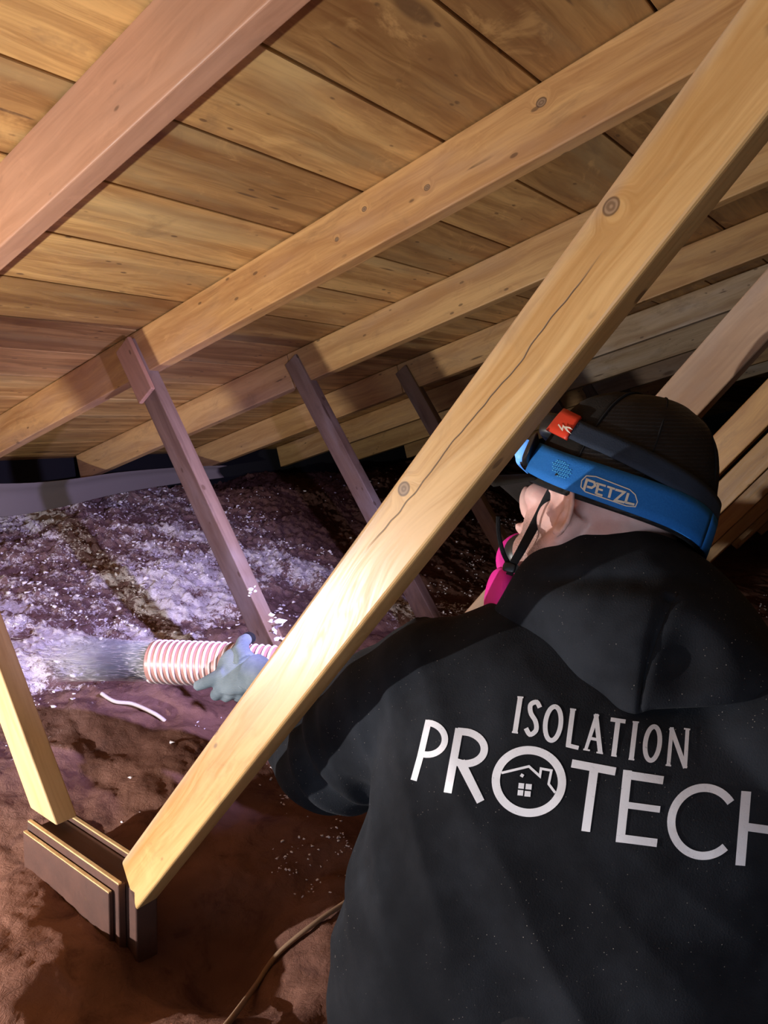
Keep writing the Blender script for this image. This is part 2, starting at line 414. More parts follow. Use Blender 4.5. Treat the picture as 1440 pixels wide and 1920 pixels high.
# ------------------------------------------------------------------ roof and shell
HR = 0.697                                     # eye to roof boards, square to the slope
cP, sP = math.cos(PITCH), math.sin(PITCH)
Rdir = Vector((0, cP, -sP)); Ndir = Vector((0, sP, cP)); ORG = EYE + Ndir * HR
X0, X1 = -1.6, 9.5
def roof_y(y): return 1.0 + (HR - sP * y) / cP   # underside height of the boards over y
RIDGE_Y = -0.26
def box(bm, lo, hi):
    v = [bm.verts.new((x, y, z)) for x in (lo[0], hi[0]) for y in (lo[1], hi[1]) for z in (lo[2], hi[2])]
    for q in ((0, 1, 3, 2), (4, 6, 7, 5), (0, 4, 5, 1), (2, 3, 7, 6), (0, 2, 6, 4), (1, 5, 7, 3)): bm.faces.new([v[i] for i in q])
bm = bmesh.new()
BW = 0.1962; r0 = 0.6224 - 5 * BW
rr = (RIDGE_Y - HR * sP) / cP
k = math.floor((rr - 0.6224) / BW); rk = 0.6224 + k * BW
while rk < 3.05:
    g = 0.0055 if (k % 3) else 0.003
    a, b = max(rk, rr) + g / 2, rk + BW - g / 2
    # end joints over rafters
    js = [X0] + ([1.83 + 1.22 * ((k * 7) % 3)] if k % 2 else [3.05 + 1.22 * ((k * 5) % 2), 6.71]) + [X1]
    for j in range(len(js) - 1):
        box(bm, (js[j] + 0.001, a, random.uniform(0, 0.0015)), (js[j + 1] - 0.001, b, 0.020))
    rk += BW; k += 1
me = bpy.data.meshes.new('m'); bm.to_mesh(me); bm.free()
ceil = link('ceiling', me, M['deck']); ceil.location = ORG; ceil.rotation_euler = (-PITCH, 0, 0)
tag(ceil, 'sloping ceiling of wide knotty pine roof boards with dark gaps', kind='structure')
bevel_mod(ceil, 0.0012, 1)
def slab(name, lo, hi, mat, label):
    bm = bmesh.new(); box(bm, lo, hi); me = bpy.data.meshes.new('m'); bm.to_mesh(me); bm.free()
    return tag(link(name, me, mat), label, kind='structure')
# roofing felt over the boards, far slope, end walls
felt = slab('ceiling_felt', (X0, rr, 0.021), (X1, 3.06, 0.03), M['dark'], 'black roofing felt above the roof boards')
felt.location = ORG; felt.rotation_euler = (-PITCH, 0, 0)
zr = roof_y(RIDGE_Y)
far = slab('ceiling_far', (X0, -3.3, 0.0), (X1, 0.0, 0.02), M['deck'], 'roof boards of the slope behind the photographer')
far.location = (0, RIDGE_Y, zr); far.rotation_euler = (PITCH, 0, 0)
EAVE_Y = 3.12
slab('floor', (X0, -3.3, -0.03), (X1, EAVE_Y + 0.1, 0.0), M['ply'], 'ceiling boards of the room below, under the insulation')
slab('wall_eave', (X0, EAVE_Y, 0.0), (X1, EAVE_Y + 0.02, roof_y(EAVE_Y) + 0.05), M['dark'], 'black eave wall low under the roof boards')
slab('wall_far', (X1, -3.3, 0.0), (X1 + 0.02, EAVE_Y, 1.95), M['dark'], 'dark gable wall at the far end of the attic')
slab('wall_near', (X0 - 0.02, -3.3, 0.0), (X0, EAVE_Y, 1.95), M['dark'], 'dark gable wall behind the photographer')

# ------------------------------------------------------------------ roof trusses
TH = 0.038
def member(name, a, b, w, x, mat, th=TH, cut_a=0.0, cut_b=0.0, bev=0.003, sub=1):
    """straight timber in a plane X = x .. x+th; a, b = (y, z) of its centre line; w = width in the plane"""
    A = Vector((x + th / 2, a[0], a[1])); B = Vector((x + th / 2, b[0], b[1]))
    d = (B - A); L = d.length; d.normalize()
    s = Vector((1, 0, 0)); n = s.cross(d)           # local x along, local y across in the truss plane, local z = -X
    bm = bmesh.new()
    vs = []
    for (xx, cut) in ((0, cut_a), (L, cut_b)):
        for yy in (-w / 2, w / 2):
            for zz in (-th / 2, th / 2):
                vs.append(bm.verts.new((xx + cut * yy, yy, zz)))
    for q in ((0, 1, 3, 2), (4, 6, 7, 5), (0, 4, 5, 1), (2, 3, 7, 6), (0, 2, 6, 4), (1, 5, 7, 3)): bm.faces.new([vs[i] for i in q])
    bmesh.ops.recalc_face_normals(bm, faces=bm.faces)
    me = bpy.data.meshes.new('m'); bm.to_mesh(me); bm.free()
    o = link(name, me, mat)
    z = d.cross(n)
    o.matrix_world = Matrix(((d.x, n.x, z.x, A.x), (d.y, n.y, z.y, A.y), (d.z, n.z, z.z, A.z), (0, 0, 0, 1)))
    return bevel_mod(o, bev, 3)
RD = 0.113
def chord_line(y):                 # centre line of the top chord over y
    return (y - sP * RD / 2, roof_y(y) - 0.0015 - cP * RD / 2)
JY = 1.795                         # where strut meets the rafter
def chord(name, y0, y1, x, mat, d=RD, sink=0.0):
    c0 = (y0 - sP * d / 2, roof_y(y0) - 0.002 - sink - cP * d / 2); c1 = (y1 - sP * d / 2, roof_y(y1) - 0.002 - sink - cP * d / 2)
    return member(name, c0, c1, d, x, mat)
def to(root, o, label=None):
    keep(o, root)
    if label: o['label'] = label
    return o
labels = [
 'nearest roof truss, its long pale diagonal web crossing the picture in front of the worker',
 'second roof truss, honey-coloured rafter with weathered strut reaching down behind the glove',
 'third roof truss, golden rafter whose strut comes down to the middle of the diagonal web',
 'fourth roof truss, rafter end seen just left of the big diagonal web with dark strut',
 'fifth roof truss, white-stained rafter right of the big diagonal web',
 'sixth roof truss, pale rafter under the white-stained one above the cap',
 'seventh roof truss, brownish grey rafter just above the front of the cap',
 'eighth roof truss, dim yellow rafter end above the cap',
 'ninth and farthest roof truss in the dark above the cap']
xs = [0.600 + 0.610 * i for i in range(9)]
tr = []
for i, x in enumerate(xs):
    root = empty('roof_truss', (x, 1.15, 0.16), labels[i], 'roof truss', 'roof trusses along the attic'); tr.append(root)
    cm = [M['r1'], M['r2'], M['r3'], M['r3'], M['r5'], M['r5'], M['post'], M['r3'], M['r5']][i]
    to(root, chord('upper_rafter', RIDGE_Y + 0.02, JY + (0.0 if i else 0.3), x, cm))
    if i:
        to(root, chord('lower_rafter', JY + 0.003, 3.09 if i == 1 else 3.07, x, M['r3'] if i > 1 else M['r2']))
    # strut: from rafter joint down towards the photographer
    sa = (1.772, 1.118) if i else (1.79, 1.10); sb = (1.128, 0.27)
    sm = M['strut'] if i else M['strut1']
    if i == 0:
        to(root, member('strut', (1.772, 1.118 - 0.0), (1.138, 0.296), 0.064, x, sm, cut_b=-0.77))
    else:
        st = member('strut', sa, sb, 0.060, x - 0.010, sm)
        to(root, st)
    # diagonal web up to the ridge
    da = (0.905, 0.303); db = (-0.20, 1.722)
    if i == 0:
        to(root, member('diagonal_web', (0.9005, 0.277), (-0.235, 1.728), 0.0665, x, M['brace'], cut_a=-0.42, bev=0.004), 'pale yellow diagonal web with two round knots and a long crack')
    else:
        to(root, member('diagonal_web', da, db, 0.070, x + 0.001, M['post'] if i == 1 else M['r3']))
    # bottom chord buried in the insulation and plywood gussets at the foot
    to(root, member('bottom_chord', (-3.0 if i else 1.18, 0.10), (3.05, 0.10), 0.089, x, M['ply']))
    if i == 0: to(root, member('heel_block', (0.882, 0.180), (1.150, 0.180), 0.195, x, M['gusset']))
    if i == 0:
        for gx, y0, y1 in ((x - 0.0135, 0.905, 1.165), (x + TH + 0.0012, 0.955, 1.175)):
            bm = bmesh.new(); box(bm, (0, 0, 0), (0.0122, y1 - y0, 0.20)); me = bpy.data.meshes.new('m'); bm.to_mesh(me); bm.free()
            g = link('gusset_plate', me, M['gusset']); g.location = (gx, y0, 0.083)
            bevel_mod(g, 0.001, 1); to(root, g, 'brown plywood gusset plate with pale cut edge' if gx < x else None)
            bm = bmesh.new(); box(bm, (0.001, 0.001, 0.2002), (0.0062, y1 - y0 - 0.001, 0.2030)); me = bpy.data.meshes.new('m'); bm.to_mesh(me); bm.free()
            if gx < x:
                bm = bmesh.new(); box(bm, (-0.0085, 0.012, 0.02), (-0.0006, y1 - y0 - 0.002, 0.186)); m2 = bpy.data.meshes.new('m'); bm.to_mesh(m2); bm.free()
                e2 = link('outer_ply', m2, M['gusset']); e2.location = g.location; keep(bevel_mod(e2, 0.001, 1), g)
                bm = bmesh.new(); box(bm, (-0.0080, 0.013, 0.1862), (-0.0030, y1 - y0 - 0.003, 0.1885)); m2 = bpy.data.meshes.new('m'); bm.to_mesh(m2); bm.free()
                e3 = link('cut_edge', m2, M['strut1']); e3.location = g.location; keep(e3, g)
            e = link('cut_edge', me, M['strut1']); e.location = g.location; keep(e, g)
    if i == 1:                     # brown scab block wrapped over the top of the strut
        sv = Vector((sb[0] - sa[0], sb[1] - sa[1])).normalized()
        p0 = (sa[0], sa[1]); p1 = (sa[0] + sv.x * 0.165, sa[1] + sv.y * 0.165)
        to(root, member('scab_block', p0, p1, 0.068, x - 0.024, M['r1'], th=0.013), 'reddish brown block nailed over the strut top')

# unseen board added to cast the dark strip on the roof boards
bm = bmesh.new(); box(bm, (X0 + 0.01, 1.392, 0.540), (0.597, 1.411, 0.606)); me = bpy.data.meshes.new('m'); bm.to_mesh(me); bm.free()
tag(bevel_mod(link('shadow_board', me, M['r3']), 0.002, 2), 'added board out of the picture to the left, shading a strip of the roof boards', 'board')
# second, longer lumber behind the head: companion beams on the right
# ------------------------------------------------------------------ insulation
def vnoise(x, y, seed=0):
    xi = np.floor(x).astype(int); yi = np.floor(y).astype(int); xf = x - xi; yf = y - yi
    def h(a, b):
        n = (a * 374761393 + b * 668265263 + seed * 974634777) & 0xffffffff
        n = ((n ^ (n >> 13)) * 1274126177) & 0xffffffff
        return ((n ^ (n >> 16)) & 0xffff) / 65535.0
    u = xf * xf * (3 - 2 * xf); v = yf * yf * (3 - 2 * yf)
    return (h(xi, yi) * (1 - u) + h(xi + 1, yi) * u) * (1 - v) + (h(xi, yi + 1) * (1 - u) + h(xi + 1, yi + 1) * u) * v
def fbm(x, y, sc, octv, seed=0, gain=0.5):
    s = 0; a = 1.0; tot = 0
    for o in range(octv):
        s = s + a * vnoise(x * sc * 2 ** o + 17.3 * o, y * sc * 2 ** o - 9.1 * o, seed + o); tot += a; a *= gain
    return s / tot
def sstep(a, b, x):
    t = np.clip((x - a) / (b - a), 0, 1); return t * t * (3 - 2 * t)
def insul_z(x, y):
    x = np.asarray(x, float); y = np.asarray(y, float)
    z = 0.175 + 0.08 * sstep(0.95, 1.7, y) + 0.25 * sstep(1.5, 2.8, y) - 0.05 * sstep(2.0, 1.2, x) * sstep(1.8, 2.6, y)
    z = z - 0.07 * np.exp(-(((x - 0.68) / 0.11) ** 2 + ((y - 0.80) / 0.11) ** 2))
    z = z + 0.05 * sstep(1.6, 3.0, x) * sstep(1.0, 2.0, y)
    fresh = sstep(1.3, 2.1, y)
    z = z + 0.085 * (fbm(x, y, 2.3, 3, 3) - 0.5) + 0.05 * (fbm(x, y, 6.5, 2, 21) - 0.5)
    pil = np.abs(fbm(x, y, 4.2, 3, 40) - 0.5)                   # soft pillows with creases between
    z = z + 0.10 * (1 - fresh) * (np.minimum(pil, 0.14) - 0.07)
    z = z + (0.008 + 0.03 * fresh) * (fbm(x, y, 28, 3, 5, 0.6) - 0.5) + (0.006 + 0.018 * fresh) * (fbm(x, y, 75, 2, 9) - 0.5)
    z = z + 0.065 * np.exp(-(((x - 0.44) / 0.12) ** 2 + ((y - 0.93) / 0.16) ** 2))
    # lower around the worker's knees and under the gusset
    return z
def grid_mesh(xa, xb, ya, yb, step):
    nx = int((xb - xa) / step) + 1; ny = int((yb - ya) / step) + 1
    gx, gy = np.meshgrid(np.linspace(xa, xb, nx), np.linspace(ya, yb, ny), indexing='ij')
    gz = insul_z(gx, gy)
    v = np.stack([gx, gy, gz], -1).reshape(-1, 3)
    i = np.arange((nx - 1) * (ny - 1)); a = (i // (ny - 1)) * ny + i % (ny - 1)
    f = np.stack([a, a + ny, a + ny + 1, a + 1], -1)
    me = bpy.data.meshes.new('m'); me.vertices.add(len(v)); me.vertices.foreach_set('co', v.ravel())
    me.loops.add(f.size); me.loops.foreach_set('vertex_index', f.ravel().astype(np.int32))
    me.polygons.add(len(f)); me.polygons.foreach_set('loop_start', np.arange(0, f.size, 4, dtype=np.int32))
    me.update(); me.validate(); smooth(me); return me
tag(link('blown_insulation', grid_mesh(0.1, 4.2, 0.0, 3.118, 0.0075), M['insul']),
    'pinkish brown loose fibre insulation covering the attic floor, white where freshly blown', 'insulation', kind='stuff')
me = grid_mesh(4.2, 9.45, -3.2, 3.1, 0.05)
tag(link('far_insulation', me, M['insul']), 'dark insulation covering the far attic floor behind the worker', 'insulation', kind='stuff')

def tuft(parts, c, r, seed, nsub=1):
    bm = bmesh.new(); bmesh.ops.create_icosphere(bm, subdivisions=nsub, radius=1.0)
    off = Vector((seed * 1.37, seed * 0.71, seed * 2.1))
    vs = []
    st = Vector((random.uniform(0.6, 1.5), random.uniform(0.6, 1.5), random.uniform(0.5, 0.9)))
    for v in bm.verts:
        k = 0.45 + 1.1 * noise.noise(v.co * 1.9 + off)
        k = max(0.15, k + 0.35 * random.random()); p = v.co * (r * k)
        vs.append(Vector((p.x * st.x, p.y * st.y, p.z * st.z)) + c)
    parts.append((vs, [tuple(x.index for x in f.verts) for f in bm.faces])); bm.free()
parts = []; TF_ = []
def fl(u, v):                       # where the line of sight through a pixel meets the mean insulation surface
    dvec = W(u, v, 1.0) - EYE; z_ = 0.25
    if dvec.z >= 0: return None
    for _ in range(12):
        t_ = (z_ - 1.0) / dvec.z; x_, y_ = dvec.x * t_, dvec.y * t_
        z_ = 0.5 * z_ + 0.5 * zbase(x_, y_)
    return (x_, y_) if 0.1 < x_ < 4.1 and 0.0 < y_ < 3.05 else None
def zbase(x, y):
    st = lambda a, b, v: (lambda q: q * q * (3 - 2 * q))(min(max((v - a) / (b - a), 0), 1))
    return 0.175 + 0.08 * st(0.95, 1.7, y) + 0.25 * st(1.5, 2.8, y) + 0.05 * st(1.6, 3.0, x) * st(1.0, 2.0, y) - 0.05 * (1 - st(1.2, 2.0, x)) * st(1.8, 2.6, y)
for i in range(2300):
    if random.random() < 0.72:
        x = random.uniform(0.7, 2.3); y = random.uniform(1.55, 3.0)
    else:
        x = random.uniform(0.75, 3.6); y = random.uniform(0.9, 2.9)
    if noise.noise(Vector((x * 2.3, y * 2.3, 4))) < -0.05 and random.random() < 0.8: continue
    r = random.uniform(0.003, 0.011) * (1.0 if y > 1.5 else 0.8)
    TF_.append((x, y, r))
for (u, v, su, sv, n_) in ((830, 1125, 60, 30, 420), (770, 1090, 25, 25, 90), (900, 1060, 45, 25, 160), (945, 990, 30, 14, 110), (655, 1570, 28, 22, 90), (560, 1610, 60, 60, 60),
                          (40, 1310, 35, 45, 150), (20, 1230, 22, 16, 60), (470, 960, 50, 40, 260), (200, 1130, 90, 40, 500), (330, 1050, 70, 50, 450), (110, 1010, 80, 35, 400), (30, 1170, 40, 40, 150), (1435, 1140, 14, 20, 50), (530, 1470, 16, 30, 40), (640, 1815, 14, 22, 60)):
    for _ in range(n_):
        q = fl(u + random.gauss(0, su * 0.6), v + random.gauss(0, sv * 0.6))
        if q is None or noise.noise(Vector((q[0] * 9, q[1] * 9, 7))) < -0.08: continue
        TF_.append((q[0], q[1], random.uniform(0.0018, 0.0065) * (1.0 if v < 1300 else 0.62)))
zz_ = insul_z(np.array([q[0] for q in TF_]), np.array([q[1] for q in TF_]))
for i, (x, y, r) in enumerate(TF_): tuft(parts, Vector((x, y, float(zz_[i]) + r * 0.25)), r, i)
tag(link('insulation_tufts', mesh_from(*merge(parts)), M['fluff']), 'white tufts of fresh fibre scattered over the brown insulation', 'insulation tufts', kind='stuff')
parts = []
for (u, v, d, r) in ((473, 1105, 1.62, 0.010), (470, 1112, 1.62, 0.008), (520, 1170, 1.56, 0.016), (510, 1158, 1.56, 0.012), (527, 1195, 1.55, 0.018), (518, 1182, 1.56, 0.014)):
    for j in range(5):
        tuft(parts, W(u + random.uniform(-7, 7), v + random.uniform(-7, 7), d + random.uniform(-0.01, 0.01)), r * random.uniform(0.4, 0.8), random.random() * 50)
tag(link('clinging_fibre', mesh_from(*merge(parts)), M['fluff']), 'white fibre clumps clinging to the weathered strut behind the glove', 'insulation tufts', kind='stuff')

# grey sheet bent along the eave above the heap
pts = [W(-260, 930, 2.4), W(0, 926, 2.72), W(110, 915, 2.92), W(225, 895, 3.18), W(340, 882, 3.45), W(420, 876, 3.6)]
c = spline(pts, 30); vs = []; fs = []
for i, p in enumerate(c):
    hgt = 0.062 * (1 - 0.6 * i / 29)
    for (dy, dz) in ((0.0, -1.2), (0.03, -0.3), (0.025, 0.5), (-0.02, 1.0)):
        vs.append(p + Vector((0, dy, dz * hgt - 0.018)))
for i in range(29):
    for j in range(3): fs.append((i * 4 + j, (i + 1) * 4 + j, (i + 1) * 4 + j + 1, i * 4 + j + 1))
o = tag(link('baffle_sheet', mesh_from(vs, fs), M['card']), 'grey curled sheet lying along the eave above the white heap at the left edge', 'sheet')
sm = o.modifiers.new('s', 'SOLIDIFY'); sm.thickness = 0.003

# cables over the insulation
def cable(name, pts, r, mat, label):
    c = spline(pts, 60); v, f = tube(c, r, 10)
    return tag(link(name, mesh_from(v, f), mat), label, 'cable')
def onfloor(u, v, lift=0.01):
    dvec = (W(u, v, 1.0) - EYE)
    t = np.arange(0.4, 5.0, 0.004); X_, Y_, Z_ = (EYE[i] + dvec[i] * t for i in range(3))
    hit = np.nonzero(Z_ <= insul_z(X_, Y_) + lift)[0]
    return EYE + dvec * float(t[hit[0] if len(hit) else -1])
cable('electric_cable', [onfloor(390, 1960), onfloor(430, 1915), onfloor(478, 1850), onfloor(520, 1790), onfloor(585, 1735), onfloor(650, 1690), onfloor(720, 1640)], 0.0042, M['cable'],
      'tan electric cable curving over the brown insulation at the bottom')
cable('loose_wire', [onfloor(190, 1300), onfloor(215, 1315), onfloor(250, 1320), onfloor(290, 1338), onfloor(310, 1352, 0.0)], 0.0045, M['palecable'],
      'short pale wire poking from the insulation below the hose')

# ------------------------------------------------------------------ work lamp beside the photographer
wl = empty('work_lamp', (LAMP_POS.x - 0.05, LAMP_POS.y, 0.18), 'work lamp on a short stand, out of the picture to the left', 'lamp')
v, f = tube([(LAMP_POS.x - 0.06, LAMP_POS.y, 0.10), (LAMP_POS.x - 0.06, LAMP_POS.y, LAMP_POS.z + 0.02)], 0.010, 12)
keep(link('pole', mesh_from(v, f), M['plastic']), wl)
bm = bmesh.new(); box(bm, (LAMP_POS.x - 0.09, LAMP_POS.y - 0.06, LAMP_POS.z - 0.05), (LAMP_POS.x - 0.035, LAMP_POS.y + 0.06, LAMP_POS.z + 0.05))
me = bpy.data.meshes.new('m'); bm.to_mesh(me); bm.free(); keep(bevel_mod(link('housing', me, M['plastic']), 0.006), wl)
# ------------------------------------------------------------------ worker
person = empty('person', (0.86, 0.40, 0.15), 'worker in black printed hoodie and cap, back turned, aiming a hose at the heap', 'person')
# head frame (camera frame numbers, turned into world)
Hf = cd(-0.67, -0.20, 0.71).normalized()
Hu = cd(0.40, -0.90, 0.15); Hu = (Hu - Hf * Hu.dot(Hf)).normalized()
Hl = Hu.cross(Hf).normalized()
HC = W(1146, 932, 0.93); HS = 1.06
def hp(f, l, u): return HC + (Hf * f + Hl * l + Hu * u) * HS
ax = (Hf, Hl, Hu)
bp = []
bp.append(ell(hp(-0.005, 0, 0.01), ax, (0.096, 0.075, 0.092)))
bp.append(ell(hp(0.035, 0, -0.045), ax, (0.058, 0.058, 0.075)))
bp.append(ell(hp(0.058, 0, -0.088), ax, (0.036, 0.040, 0.030)))          # chin
bp.append(tube([hp(-0.002, 0.050, -0.045), hp(0.010, 0.047, -0.075), hp(0.045, 0.028, -0.098)], [0.018, 0.016, 0.016], 14))   # jaw
bp.append(tube([hp(-0.002, -0.050, -0.045), hp(0.010, -0.047, -0.075), hp(0.045, -0.028, -0.098)], [0.018, 0.016, 0.016], 14))
bp.append(ell(hp(0.062, 0.036, -0.030), ax, (0.024, 0.022, 0.020)))      # cheek bones
bp.append(ell(hp(0.062, -0.036, -0.030), ax, (0.024, 0.022, 0.020)))
bp.append(ell(hp(0.080, 0, 0.012), ax, (0.018, 0.052, 0.012)))           # brow
bp.append(ell(hp(0.104, 0, -0.030), (Hf, Hl, (Hu + Hf * 0.4).normalized()), (0.014, 0.012, 0.026)))  # nose
bp.append(ell(hp(0.090, 0, -0.066), ax, (0.012, 0.024, 0.008)))
nk = W(1165, 1060, 0.93)
bp.append(tube([hp(-0.025, 0, -0.02), hp(-0.035, 0, -0.075), nk, W(1150, 1180, 0.92)], [0.058, 0.058, 0.062, 0.075], 20))
for s in (1, -1):                                                         # ears
    ec = hp(0.006, s * 0.0725, -0.047)
    e_up = (Hu + Hf * 0.42).normalized(); e_f = (Hf - e_up * Hf.dot(e_up)).normalized(); e_l = Hl * s
    e_n = (e_l * 0.99 + e_f * 0.10).normalized(); e_b = (e_f * 0.99 - e_l * 0.10).normalized()    # dish normal, dish forward
    def ep(b_, u_, n_): return ec + (e_b * b_ + e_up * u_ + e_n * n_) * 1.18
    vs_, fs_ = [], []                                                    # dished shell
    for side_ in (0, 1):
        for ri in range(7):
            rr_ = ri / 6
            for q in range(28):
                a = 2 * math.pi * q / 28; cu, su = math.cos(a), math.sin(a)
                wdt = 0.0165 if su > -0.2 else 0.0165 - 0.006 * (-su - 0.2)
                z_ = 0.004 + 0.009 * rr_ ** 2 * (1 if cu < 0.35 else 0.35) - (0.0032 if side_ else 0)
                vs_.append(ep(-0.002 + wdt * rr_ * cu, 0.033 * rr_ * su, z_))
    for side_ in (0, 1):
        o_ = side_ * 7 * 28
        for ri in range(6):
            for q in range(28):
                q2 = (q + 1) % 28; fs_.append((o_ + ri * 28 + q, o_ + ri * 28 + q2, o_ + (ri + 1) * 28 + q2, o_ + (ri + 1) * 28 + q))
    for q in range(28):
        q2 = (q + 1) % 28; fs_.append((6 * 28 + q, 6 * 28 + q2, 13 * 28 + q2, 13 * 28 + q))
    bp.append((vs_, fs_))
    rim = [ep(-0.002 + 0.0165 * math.cos(a), 0.033 * math.sin(a), 0.004 + 0.009 * (1 if math.cos(a) < 0.35 else 0.5)) for a in [math.radians(35 + 225 * q / 20) for q in range(21)]]
    bp.append(tube(rim, [0.0034] * 21, 8))                                # helix
    bp.append(tube([ep(0.010, 0.020, 0.008), ep(0.006, 0.012, 0.004), ep(0.004, 0.004, 0.002)], 0.0028, 8))
    bp.append(tube([ep(-0.003, 0.019, 0.0085), ep(-0.009, 0.006, 0.009), ep(-0.008, -0.008, 0.009), ep(0.000, -0.016, 0.009)], 0.0028, 8))   # antihelix
    bp.append(ell(ep(-0.001, -0.027, 0.009), (e_b, e_up, e_n), (0.0085, 0.009, 0.0045)))   # lobe
    bp.append(ell(ep(0.0125, -0.003, 0.006), (e_b, e_up, e_n), (0.004, 0.007, 0.005)))     # tragus
    bp.append(ell(ep(-0.002, 0.0, 0.000), (e_b, e_up, e_n), (0.011, 0.024, 0.007)))
# torso, arms and legs under the clothes
Lc = cd(0.90, 0.20, -0.40).normalized()                    # across the back, left to right
Uc = cd(0.22, -0.96, 0.05); Uc = (Uc - Lc * Uc.dot(Lc)).normalized()
Dc = Lc.cross(Uc).normalized()                             # towards the camera
if Dc.dot(fw) > 0: Dc = -Dc
def torso(rings, shrink=0.0, seg=40, n=30, pw=2.4):
    cs = spline([Vector(W(*r[:3])) for r in rings], n)
    ab = spline([Vector((r[3], r[4], 0)) for r in rings], n)
    vs, fs = [], []
    for c0, q in zip(cs, ab):
        a = q.x - shrink; b = q.y - shrink
        for k in range(seg):
            t = 2 * math.pi * k / seg; ct, st = math.cos(t), math.sin(t)
            e = 2.0 / pw
            vs.append(c0 + Lc * (a * math.copysign(abs(ct) ** e, ct)) + Dc * (b * math.copysign(abs(st) ** e, st)))
    for i in range(n - 1):
        for k in range(seg):
            k2 = (k + 1) % seg; fs.append((i * seg + k, i * seg + k2, (i + 1) * seg + k2, (i + 1) * seg + k))
    fs.append(tuple(range(seg - 1, -1, -1))); fs.append(tuple((n - 1) * seg + k for k in range(seg)))
    return vs, fs
RINGS = [(985, 2120, 0.88, 0.235, 0.15), (1003, 1930, 0.865, 0.250, 0.155), (1038, 1740, 0.86, 0.246, 0.155), (1075, 1580, 0.865, 0.245, 0.155),
         (1110, 1430, 0.875, 0.258, 0.155), (1135, 1320, 0.885, 0.250, 0.132), (1155, 1240, 0.90, 0.200, 0.105), (1160, 1160, 0.92, 0.125, 0.085), (1160, 1090, 0.93, 0.10, 0.07)]
ARM = [((850, 1290, 0.955), 0.100), ((760, 1330, 0.99), 0.096), ((680, 1385, 1.04), 0.088), ((625, 1425, 1.10), 0.078), ((585, 1415, 1.16), 0.066), ((550, 1360, 1.22), 0.054), ((525, 1315, 1.28), 0.046)]
RARM = [((1400, 1400, 0.80), 0.10), ((1560, 1500, 0.85), 0.092), ((1640, 1600, 1.0), 0.08), ((1500, 1560, 1.2), 0.065), ((1250, 1480, 1.3), 0.05), ((1060, 1420, 1.36), 0.04)]
bp.append(torso(RINGS, 0.02))
bp.append(tube([W(*p) for p, r in ARM] + [W(495, 1272, 1.335)], [r - 0.018 for p, r in ARM] + [0.027], 16))
bp.append(tube([W(*p) for p, r in RARM], [r - 0.012 for p, r in RARM], 16))
me = remeshed(bp, 0.0034, 3, 0.5)
body = keep(link('body', me, skin_mat(hp(0.055, 0.030, -0.095), 0.055)), person)
body['label'] = 'bare skin of ear, stubbled cheek and neck'

# hoodie
hd = [torso(RINGS), tube([W(*p) for p, r in ARM], [r for p, r in ARM], 24), tube([W(*p) for p, r in RARM], [r for p, r in RARM], 24)]
hd.append(ell(W(840, 1290, 0.95), (Lc, Uc, Dc), (0.10, 0.085, 0.10)))
hd.append(ell(W(1460, 1390, 0.80), (Lc, Uc, Dc), (0.12, 0.10, 0.11)))
hme = remeshed(hd, 0.006, 12, 0.6)
# folds
elb = W(640, 1440, 1.06); arm_ax = (W(600, 1420, 1.14) - W(800, 1300, 0.97)).normalized()
waist = W(800, 1780, 0.86)
NRM = [v.normal.copy() for v in hme.vertices]; PQ = W(740, 1500, 0.93)
for v, nrm in zip(hme.vertices, NRM):
    p = v.co.copy()
    q = (p - elb); da = q.dot(arm_ax)
    w1 = math.exp(-(q.length / 0.15) ** 2)
    d = w1 * 0.0065 * math.sin(da * 95 + 5 * noise.noise(p * 9))
    pr = Vector((p.dot(Lc), p.dot(Uc), p.dot(Dc)))
    n1 = noise.noise(Vector((pr.x * 5, pr.y * 11 + pr.x * 6, pr.z * 5)))
    n2 = noise.noise(Vector((pr.x * 13 + pr.y * 6, pr.y * 6, pr.z * 9 + 7)))
    d += 0.007 * (1 - abs(n1) * 2.2) * 0.8 + 0.004 * n2
    qs = (p - PQ); ws = math.exp(-(qs.length / 0.14) ** 2)
    d -= ws * 0.010 * abs(math.sin(qs.dot(Lc) * 40 + qs.dot(Uc) * 28))
    v.co = p + nrm * d
hme.update()
hoodie = keep(link('hoodie', hme, M['hoodie']), person)
ss = hoodie.modifiers.new('ss', 'SUBSURF'); ss.levels = 1; ss.render_levels = 1
# cuff
v, f = tube([W(535, 1330, 1.262), W(522, 1308, 1.29), W(508, 1290, 1.312)], [0.043, 0.038, 0.036], 24, True)
cf = keep(link('cuff', mesh_from(v, f), M['black']), person)

